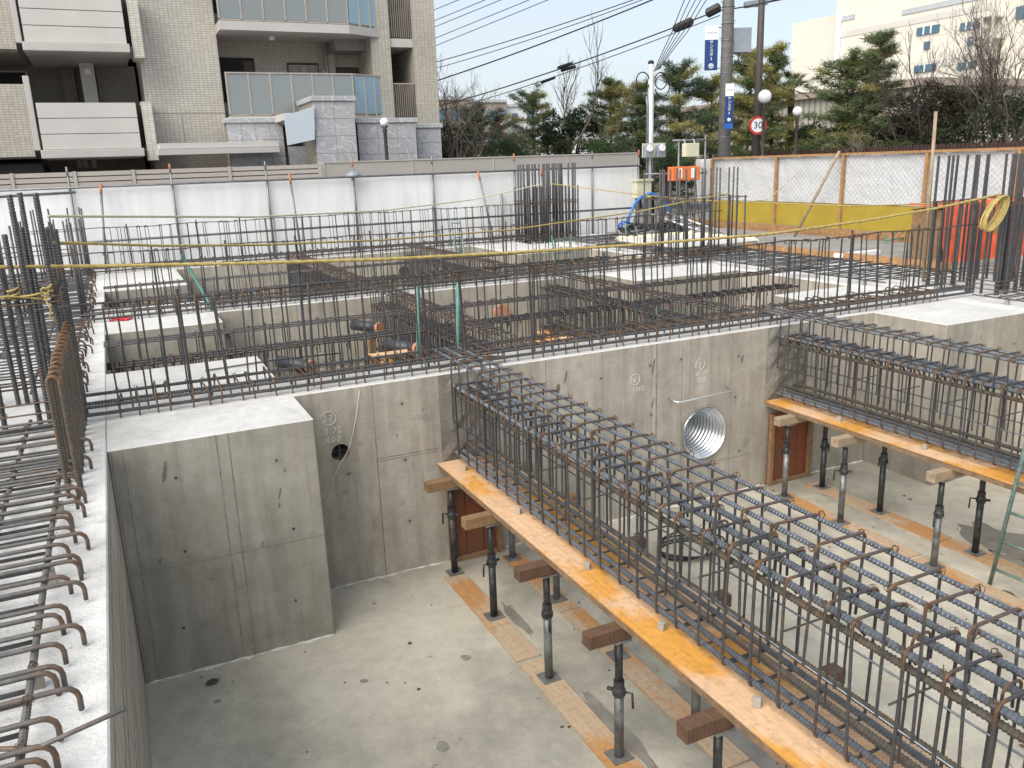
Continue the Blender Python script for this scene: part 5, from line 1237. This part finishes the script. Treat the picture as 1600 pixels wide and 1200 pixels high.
# ================================================================== FAR BUILDINGS
F = thing('factory_building', (70, 60, zg), 'large cream factory building with small blue windows at the upper right', 'building')
XQ = 68.
def yq(u, v): return onx(u, v, XQ)
ya, yb = yq(1302, 100)[1], 22.; zt1 = yq(1450, 0)[2]+3
FH = onx(1305, 20, XQ)[2]
MB().box(XQ, XQ+30, yb, ya, zg, zt1+4).build('main_block', 'factory_wall', F)
p = far(1236, 100, 88); y_end = onx(1236, 100, XQ+2)[1]
MB().box(XQ+2, XQ+32, ya+.01, y_end, zg, onx(1270, 30, XQ+2)[2]).build('side_block', 'factory_wall', F)
MB().lathe([(.25, zg), (.25, FH)], XQ-.2, ya-.6, 8).build('downpipe', 'sign_white', F, True)
def fbox(u0, v0, u1, v1, name, mat, par, d=.12):
    a = onx(u0, (v0+v1)/2, XQ); c = onx(u1, (v0+v1)/2, XQ); zt_ = onx((u0+u1)/2, v0, XQ)[2]; zb3 = onx((u0+u1)/2, v1, XQ)[2]
    return MB().box(XQ-d, XQ-.002, min(a[1], c[1]), max(a[1], c[1]), zb3, zt_).build(name, mat, par)
for u0, u1, v in ((1309, 1336, 29.5), (1410, 1548, 11.5)): 
    A = onx(u0, v+ (u1-u0)*.06, XQ); B = onx(u1, v-(u1-u0)*.06, XQ); MB().box(XQ-.08, XQ-.003, B[1], A[1], A[2]-.22, A[2]+.22).build('louvre_band', 'far_grey', F)
def fband(u0, u1, v, hpx):
    A = onx(u0, v, XQ); MB().box(XQ-.05, XQ-.003, onx(u1, v, XQ)[1], A[1], A[2]-hpx*.03, A[2]+hpx*.03).build('wall_band', 'factory_band', F)
fband(1308, 1545, 56, 9); fband(1430, 1545, 104, 10)
for u0, v0, u1, v1, n in ((1370, 50, 1378, 61, 1), (1434, 41, 1468, 53, 3), (1502, 34, 1531, 46, 3), (1445, 65, 1453, 77, 1), (1513, 58, 1521, 71, 1), (1430, 101, 1463, 112, 2), (1498, 97, 1528, 107, 2), (1508, 119, 1516, 131, 1), (1440, 125, 1447, 136, 1), (1589, 10, 1602, 29, 1)):
    w_ = fbox(u0, v0, u1, v1, 'window', 'window_glass', F, .15)
    a = onx(u0, (v0+v1)/2, XQ); c = onx(u1, (v0+v1)/2, XQ)
    for k in range(1, n): y_ = a[1]+(c[1]-a[1])*k/n; z_ = onx((u0+u1)/2, v0, XQ)[2]; z2_ = onx((u0+u1)/2, v1, XQ)[2]; MB().box(XQ-.2, XQ-.151, y_-.06, y_+.06, z2_, z_).build('mullion', 'sign_white', w_)
# outside stair
st = thing('outside_stair', (XQ-1, onx(1540, 80, XQ)[1], zg), 'pale steel outside stair zigzagging up the factory wall', 'stair')
for i, (v0, v1) in enumerate(((25, 47), (58, 80), (90, 112), (120, 140))):
    a = onx(1532, v1, XQ-1); c = onx(1546, v0, XQ-1); MB().beam(a if i % 2 else (a[0], c[1], a[2]), c if i % 2 else (c[0], a[1], c[2]), .9, .15).build('flight', 'factory_band', st)
    MB().box(XQ-1.6, XQ-.01, c[1]-.6, a[1]+.6, c[2]-.12, c[2]).build('landing', 'factory_band', st)
for u in (1530, 1547): a = onx(u, 80, XQ-1.5); MB().box(XQ-1.6, XQ-1.45, a[1]-.07, a[1]+.07, zg, 15).build('stair_post', 'factory_band', st)
# corrugated warehouse
WX = 30.
wh = thing('warehouse', (WX, 24, zg), 'low warehouse of beige corrugated sheet behind the trees', 'building')
y1_ = onx(1040, 200, WX)[1]; y0_ = onx(1440, 190, WX)[1]; zt_ = onx(1340, 146, WX)[2]
MB().box(WX, WX+14, y0_, y1_, zg, zt_).build('wall', 'corrugated_siding', wh); MB().box(WX-.3, WX+14.2, y0_-.3, y1_+.3, zt_+.001, zt_+.3).build('roof', 'far_brown', wh)
MB().box(WX-.15, WX-.002, y0_, y0_+.3, zg, zt_-.01).build('corner_trim', 'far_white', wh)
# dark red picket fence along the street
PXF = 20.5
root = thing('picket_fence', (PXF, 18, zg), 'low dark red picket fence along the street behind the chain-link fence', 'fence')
zp = onx(1500, 224, PXF)[2]; y = 9.0; ya_ = onx(1170, 240, PXF)[1]
pk = MB().box(-.012, .012, -.035, .035, 0, zp-zg).mesh('picket', 'red_dark')
while y < ya_: link('picket', pk, root, (PXF, y, zg)); y += .115
for z in (zp-.12, zp-.7): MB().box(PXF+.013, PXF+.05, 9, ya_, z-.04, z+.04).build('rail', 'red_dark', root)
# far houses at the centre
def house(u0, v0, u1, v1, d, mat, label, wins=0, depth=12):
    a = far(u0, v1, d); c = far(u1, v0, d); r_ = thing('far_house', ((a[0]+c[0])/2, (a[1]+c[1])/2, zg), label, 'building')
    A = Vector((a[0], a[1], 0)); B = Vector((c[0], c[1], 0)); D = fwv*depth; h = c[2]
    MB().prism([(A.x, A.y), (B.x, B.y), ((B+D).x, (B+D).y), ((A+D).x, (A+D).y)], zg, h).build('wall', mat, r_)
    dA, dB = A-fwv*.3, B-fwv*.3; MB().prism([(dA.x, dA.y), (dB.x, dB.y), ((B+D).x, (B+D).y), ((A+D).x, (A+D).y)], h+.01, h+.35).build('roof', 'far_grey', r_)
    for i in range(wins):
        for k in range(2):
            q = A.lerp(B, (i+.5)/wins)-fwv*.03; q.z = h-1.5-k*3; MB().beam(q-rtv*.7, q+rtv*.7, .05, 1.2).build('window', 'window_glass', r_)
    return r_
house(682, 156, 735, 250, 90, 'far_brown', 'brown apartment block far away right of the apartment house', 3)
house(736, 160, 792, 250, 110, 'far_brown', 'brown far building with grey roof box above the trees', 3)
house(792, 166, 860, 250, 120, 'far_white', 'pale low building far behind the centre trees', 3)
house(905, 205, 945, 250, 70, 'far_white', 'white house with blue window beyond the fence at the centre', 1, 8)
house(1000, 212, 1075, 255, 60, 'far_brown', 'orange-brown house glimpsed behind the cedars', 2, 8)

# ================================================================== TREES
def branchpath(a, d, L, n, droop, wob):
    P = [Vector(a)]; d = Vector(d).normalized()
    for i in range(n):
        d = (d+Vector((random.uniform(-wob, wob), random.uniform(-wob, wob), random.uniform(-wob, wob)+droop))).normalized(); P.append(P[-1]+d*L/n)
    return P
def blades(b, p, n, L, spread, w=.02, up=.25, dirv=None):
    for _ in range(n):
        d = Vector((random.gauss(0, 1), random.gauss(0, 1), random.gauss(up, .7)))
        if dirv is not None: d += dirv*1.2
        d.normalize(); s = Vector((random.gauss(0, spread), random.gauss(0, spread), random.gauss(0, spread*.55)))
        x = d.orthogonal().normalized()*w; x.rotate(Matrix.Rotation(random.random()*6.28, 3, d)); q = Vector(p)+s; l = L*random.uniform(.6, 1.3)
        o = len(b.v); b.v += [tuple(q-x*.5), tuple(q+x*.5), tuple(q+d*l)]; b.r += [0]*3; b.f.append((o, o+1, o+2))
def conifer(base, h, spread, seed, label, leaf='needle', dens=1., z_first=.12, lean=(0, 0), flat_top=False, yellow=None):
    random.seed(seed); base = Vector(base)
    root = thing('cedar_tree', tuple(base), label, 'tree', 'evergreen trees beyond the fence')
    tr = MB(); fo = MB(); fy = MB()
    n = 9; T = [base+Vector((lean[0]*i/n+random.uniform(-.05, .05), lean[1]*i/n+random.uniform(-.05, .05), h*i/n)) for i in range(n+1)]
    tr.tube(T, [max(.02, .055*h*.45*(1-i/n*.93)*.5+.02) for i in range(n+1)], 7)
    nb = int(34*dens)
    for k in range(nb):
        f = z_first+(1-z_first)*(k+random.random())/nb; f = min(f, .99); i = int(f*n); p = T[i].lerp(T[min(n, i+1)], f*n-i)
        a = k*2.4+random.uniform(-.5, .5); L = spread*1.12*((1-f)**.7*.95+.24)*random.uniform(.6, 1.15)
        if random.random() < .12: L *= 1.35
        P = branchpath(p, (math.cos(a), math.sin(a), random.uniform(.05, .45)), L, 6, -.02 if f < .8 else .05, .14)
        tr.tube(P, [max(.008, .032*(1-j/7)*(1-f*.5)) for j in range(7)], 4)
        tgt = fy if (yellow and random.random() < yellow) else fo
        for j in range(1, 7):
            for s in range(int(5+3*dens)):
                side = Vector((random.gauss(0, 1), random.gauss(0, 1), random.uniform(-.1, .25))).normalized(); q = P[j]+side*random.uniform(.02, .22)*L*.42*(1-j/9)
                blades(tgt, q, 9, .21, .10, .025, .3, side)
        blades(tgt, P[-1], 16, .22, .07, .02, .4, (P[-1]-P[-2]).normalized())
    tr.build('trunk', 'bark', root); cr = fo.build('crown', leaf, root)
    if fy.v: fy.build('painted_sunlit_sprays', 'needle_painted_sun', cr)  # sunlight on these sprays is put in by the yellow colour
    return root
def bare(base, h, seed, label, mat='bark_pale', spread=.5, depth=5, r0=.07, stems=1, upw=.08, name='bare_tree'):
    random.seed(seed); base = Vector(base); root = thing(name, tuple(base), label, 'tree', 'bare trees beyond the fence')
    tr, tw = MB(), MB()
    def grow(p, d, L, r, k):
        P = branchpath(p, d, L, 4, upw, .13); (tr if k >= depth-1 else tw).tube(P, [max(.0045, r*(1-j*.09)) for j in range(5)], 5 if k >= depth-1 else 3)
        if k == 0: return
        for _ in range(3 if k > 1 else 2):
            q = P[random.choice((2, 3, 4, 4))]; nd = ((P[-1]-P[-2]).normalized()+Vector((random.gauss(0, spread), random.gauss(0, spread), random.gauss(.12, spread*.6)))).normalized()
            grow(q, nd, L*random.uniform(.58, .82), r*.58, k-1)
    for s in range(stems): grow(base+Vector((random.uniform(-.2, .2)*(stems > 1), random.uniform(-.2, .2)*(stems > 1), 0)), (random.uniform(-.25, .25)*(stems > 1), random.uniform(-.25, .25)*(stems > 1), 1), h*.38, r0, depth)
    tr.build('trunk', mat, root); tw.build('twigs', mat, root)['kind'] = 'stuff'
    return root
def bush(c, rx, rz, n, seed, label, leaf, blade=.14, w=.05, cat='bush', name='bush', twigs=True):
    random.seed(seed); c = Vector(c); root = thing(name, (c.x, c.y, zg), label, cat, 'bushes beyond the fence'); b = MB(); t = MB()
    lumps = [(c+Vector((random.gauss(0, .45)*rx, random.gauss(0, .45)*rx, random.uniform(-.6, .75)*rz)), random.uniform(.3, .5)*rx) for _ in range(14)]
    for _ in range(n):
        q, rr = random.choice(lumps); d = Vector((random.gauss(0, 1), random.gauss(0, 1), random.gauss(.2, 1))).normalized(); blades(b, q+d*rr*random.uniform(.55, 1.05), 3, blade, .05, w, .2, d)
    b.build('foliage', leaf, root)
    for q, rr in lumps: t.tube([(c.x+random.uniform(-.1, .1), c.y+random.uniform(-.1, .1), zg), tuple(c.lerp(q, .5)), tuple(q)], [.05, .035, .012], 4)
    t.build('stems', 'bark', root); return root
def gp(u, d, v=240): p = far(u, v, d); return (p[0], p[1], zg)
def hz(u, v, d): return far(u, v, d)[2]-zg
# cedars, right to left
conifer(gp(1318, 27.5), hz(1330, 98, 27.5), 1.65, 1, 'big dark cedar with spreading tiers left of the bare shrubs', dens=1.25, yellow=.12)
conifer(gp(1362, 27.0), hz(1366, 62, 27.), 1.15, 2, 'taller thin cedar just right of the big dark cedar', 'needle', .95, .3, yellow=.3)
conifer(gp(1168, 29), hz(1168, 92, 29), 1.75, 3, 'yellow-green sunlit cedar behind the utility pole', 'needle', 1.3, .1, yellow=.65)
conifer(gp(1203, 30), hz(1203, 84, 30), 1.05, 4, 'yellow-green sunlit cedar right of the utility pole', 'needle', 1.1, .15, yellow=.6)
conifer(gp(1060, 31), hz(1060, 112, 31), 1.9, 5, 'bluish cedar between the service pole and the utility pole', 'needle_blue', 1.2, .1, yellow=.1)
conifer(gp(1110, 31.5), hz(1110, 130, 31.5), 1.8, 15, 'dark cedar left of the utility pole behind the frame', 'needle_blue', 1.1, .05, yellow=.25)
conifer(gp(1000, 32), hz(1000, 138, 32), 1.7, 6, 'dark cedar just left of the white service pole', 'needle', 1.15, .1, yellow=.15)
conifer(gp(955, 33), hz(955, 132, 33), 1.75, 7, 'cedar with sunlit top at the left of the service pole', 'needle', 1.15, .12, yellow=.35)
conifer(gp(835, 38), hz(838, 152, 38), 2.3, 8, 'broad cedar beside the far globe lamp', 'needle', 1.2, .05, yellow=.25)
conifer(gp(742, 36), hz(742, 172, 36), 1.9, 9, 'dark green conifer right of the apartment house', 'needle_blue', 1.2, .02)
conifer(gp(780, 44), hz(781, 186, 44), 1.2, 10, 'small pointed brownish conifer at the far centre', 'leaf_brown', .9, .0)
bush(far(885, 215, 33), 1.0, 1.0, 2200, 11, 'dark rounded shrub under the bare tree at the centre', 'leaf_dark')
bush(far(800, 236, 30), .55, .45, 1100, 12, 'clipped green dome shrub left of centre', 'leaf_mid', .08, .03)
bush(far(950, 238, 29), .7, .4, 900, 13, 'low green hedge clump left of the service pole', 'leaf_mid', .09, .04)
bush(far(1040, 244, 28), .8, .35, 900, 14, 'low green hedge clump behind the meter boxes', 'leaf_mid', .09, .04)
bush(far(1460, 195, 26), 1.3, 1.05, 3200, 16, 'dense dark brownish shrub in the middle of the right-hand hedge', 'leaf_brown', .12, .05)
bush(far(1565, 200, 26), 1.5, 1.1, 3200, 17, 'dark green shrub mass at the right edge', 'leaf_dark', .12, .05)
bush(far(1262, 225, 30), .9, .5, 1300, 18, 'dark shrub below the palm', 'leaf_dark', .12, .05)
bush(far(1400, 222, 27), 1.0, .4, 900, 19, 'low twiggy shrub at the foot of the big cedar', 'leaf_brown', .12, .03)
bush(far(700, 228, 34), 1.2, .7, 1500, 20, 'dark green shrub behind the bare tree by the apartment house', 'leaf_dark', .14, .05)
# bare trees
bare(gp(708, 26), hz(712, 120, 26), 30, 'spreading bare tree in front of the apartment house corner', 'bark_pale', .55, 5, .05, 3)
bare(gp(884, 33), hz(885, 85, 33), 31, 'tall bare tree rising above the dark shrub at the centre', 'bark_pale', .38, 5, .10, 1, .14)
bare(gp(1475, 25.5), hz(1490, 60, 25.5), 32, 'bare shrub tree in the middle of the right-hand hedge', 'red_twig', .5, 5, .06, 3)
bare(gp(1575, 25), hz(1580, 20, 25), 33, 'large bare tree at the upper right edge', 'bark_pale', .5, 6, .09, 2)
bare(gp(1415, 26.5), hz(1430, 120, 26.5), 34, 'low bare bush right of the thin cedar', 'red_twig', .6, 5, .045, 3)
bare(gp(968, 30), hz(966, 125, 30), 35, 'slim bare tree before the cedars left of the service pole', 'bark_pale', .4, 4, .05, 1, .12)
bare(gp(760, 30), hz(760, 175, 30), 36, 'small bare tree among the shrubs left of centre', 'bark_pale', .5, 5, .04, 2)
bare(gp(1362, 24.5), hz(1360, 190, 24.5), 37, 'low bare sapling in front of the big cedar', 'bark_pale', .5, 4, .03, 3)
# palm
random.seed(70); c = Vector(far(1236, 140, 30)); root = thing('palm_tree', (c.x, c.y, zg), 'small fan palm between the globe lamp and the big cedar', 'tree')
MB().tube([(c.x, c.y, zg), (c.x+.05, c.y, c.z-.8), tuple(c)], [.12, .11, .13], 8).build('trunk', 'bark', root)
for k in range(26):
    a = k*2.4; e = random.uniform(-.5, 1.1); d = Vector((math.cos(a)*math.cos(e), math.sin(a)*math.cos(e), math.sin(e))); b = MB(); q = c+d*.45
    b.tube([c, q], .012, 4)
    for j in range(-6, 7):
        x = d.orthogonal().normalized(); x = Vector((-math.sin(a), math.cos(a), 0)); dd = (d*math.cos(j*.17)+x*math.sin(j*.17)).normalized(); s = dd.cross(Vector((0, 0, 1))).normalized()*.016; t_ = q+dd*.42-Vector((0, 0, .12*random.random()))
        o = len(b.v); b.v += [tuple(q-s*.3), tuple(q+dd*.2-s), tuple(t_), tuple(q+dd*.2+s)]; b.r += [0]*4; b.f.append((o, o+1, o+2, o+3))
    b.build('frond', 'palm_leaf', root)
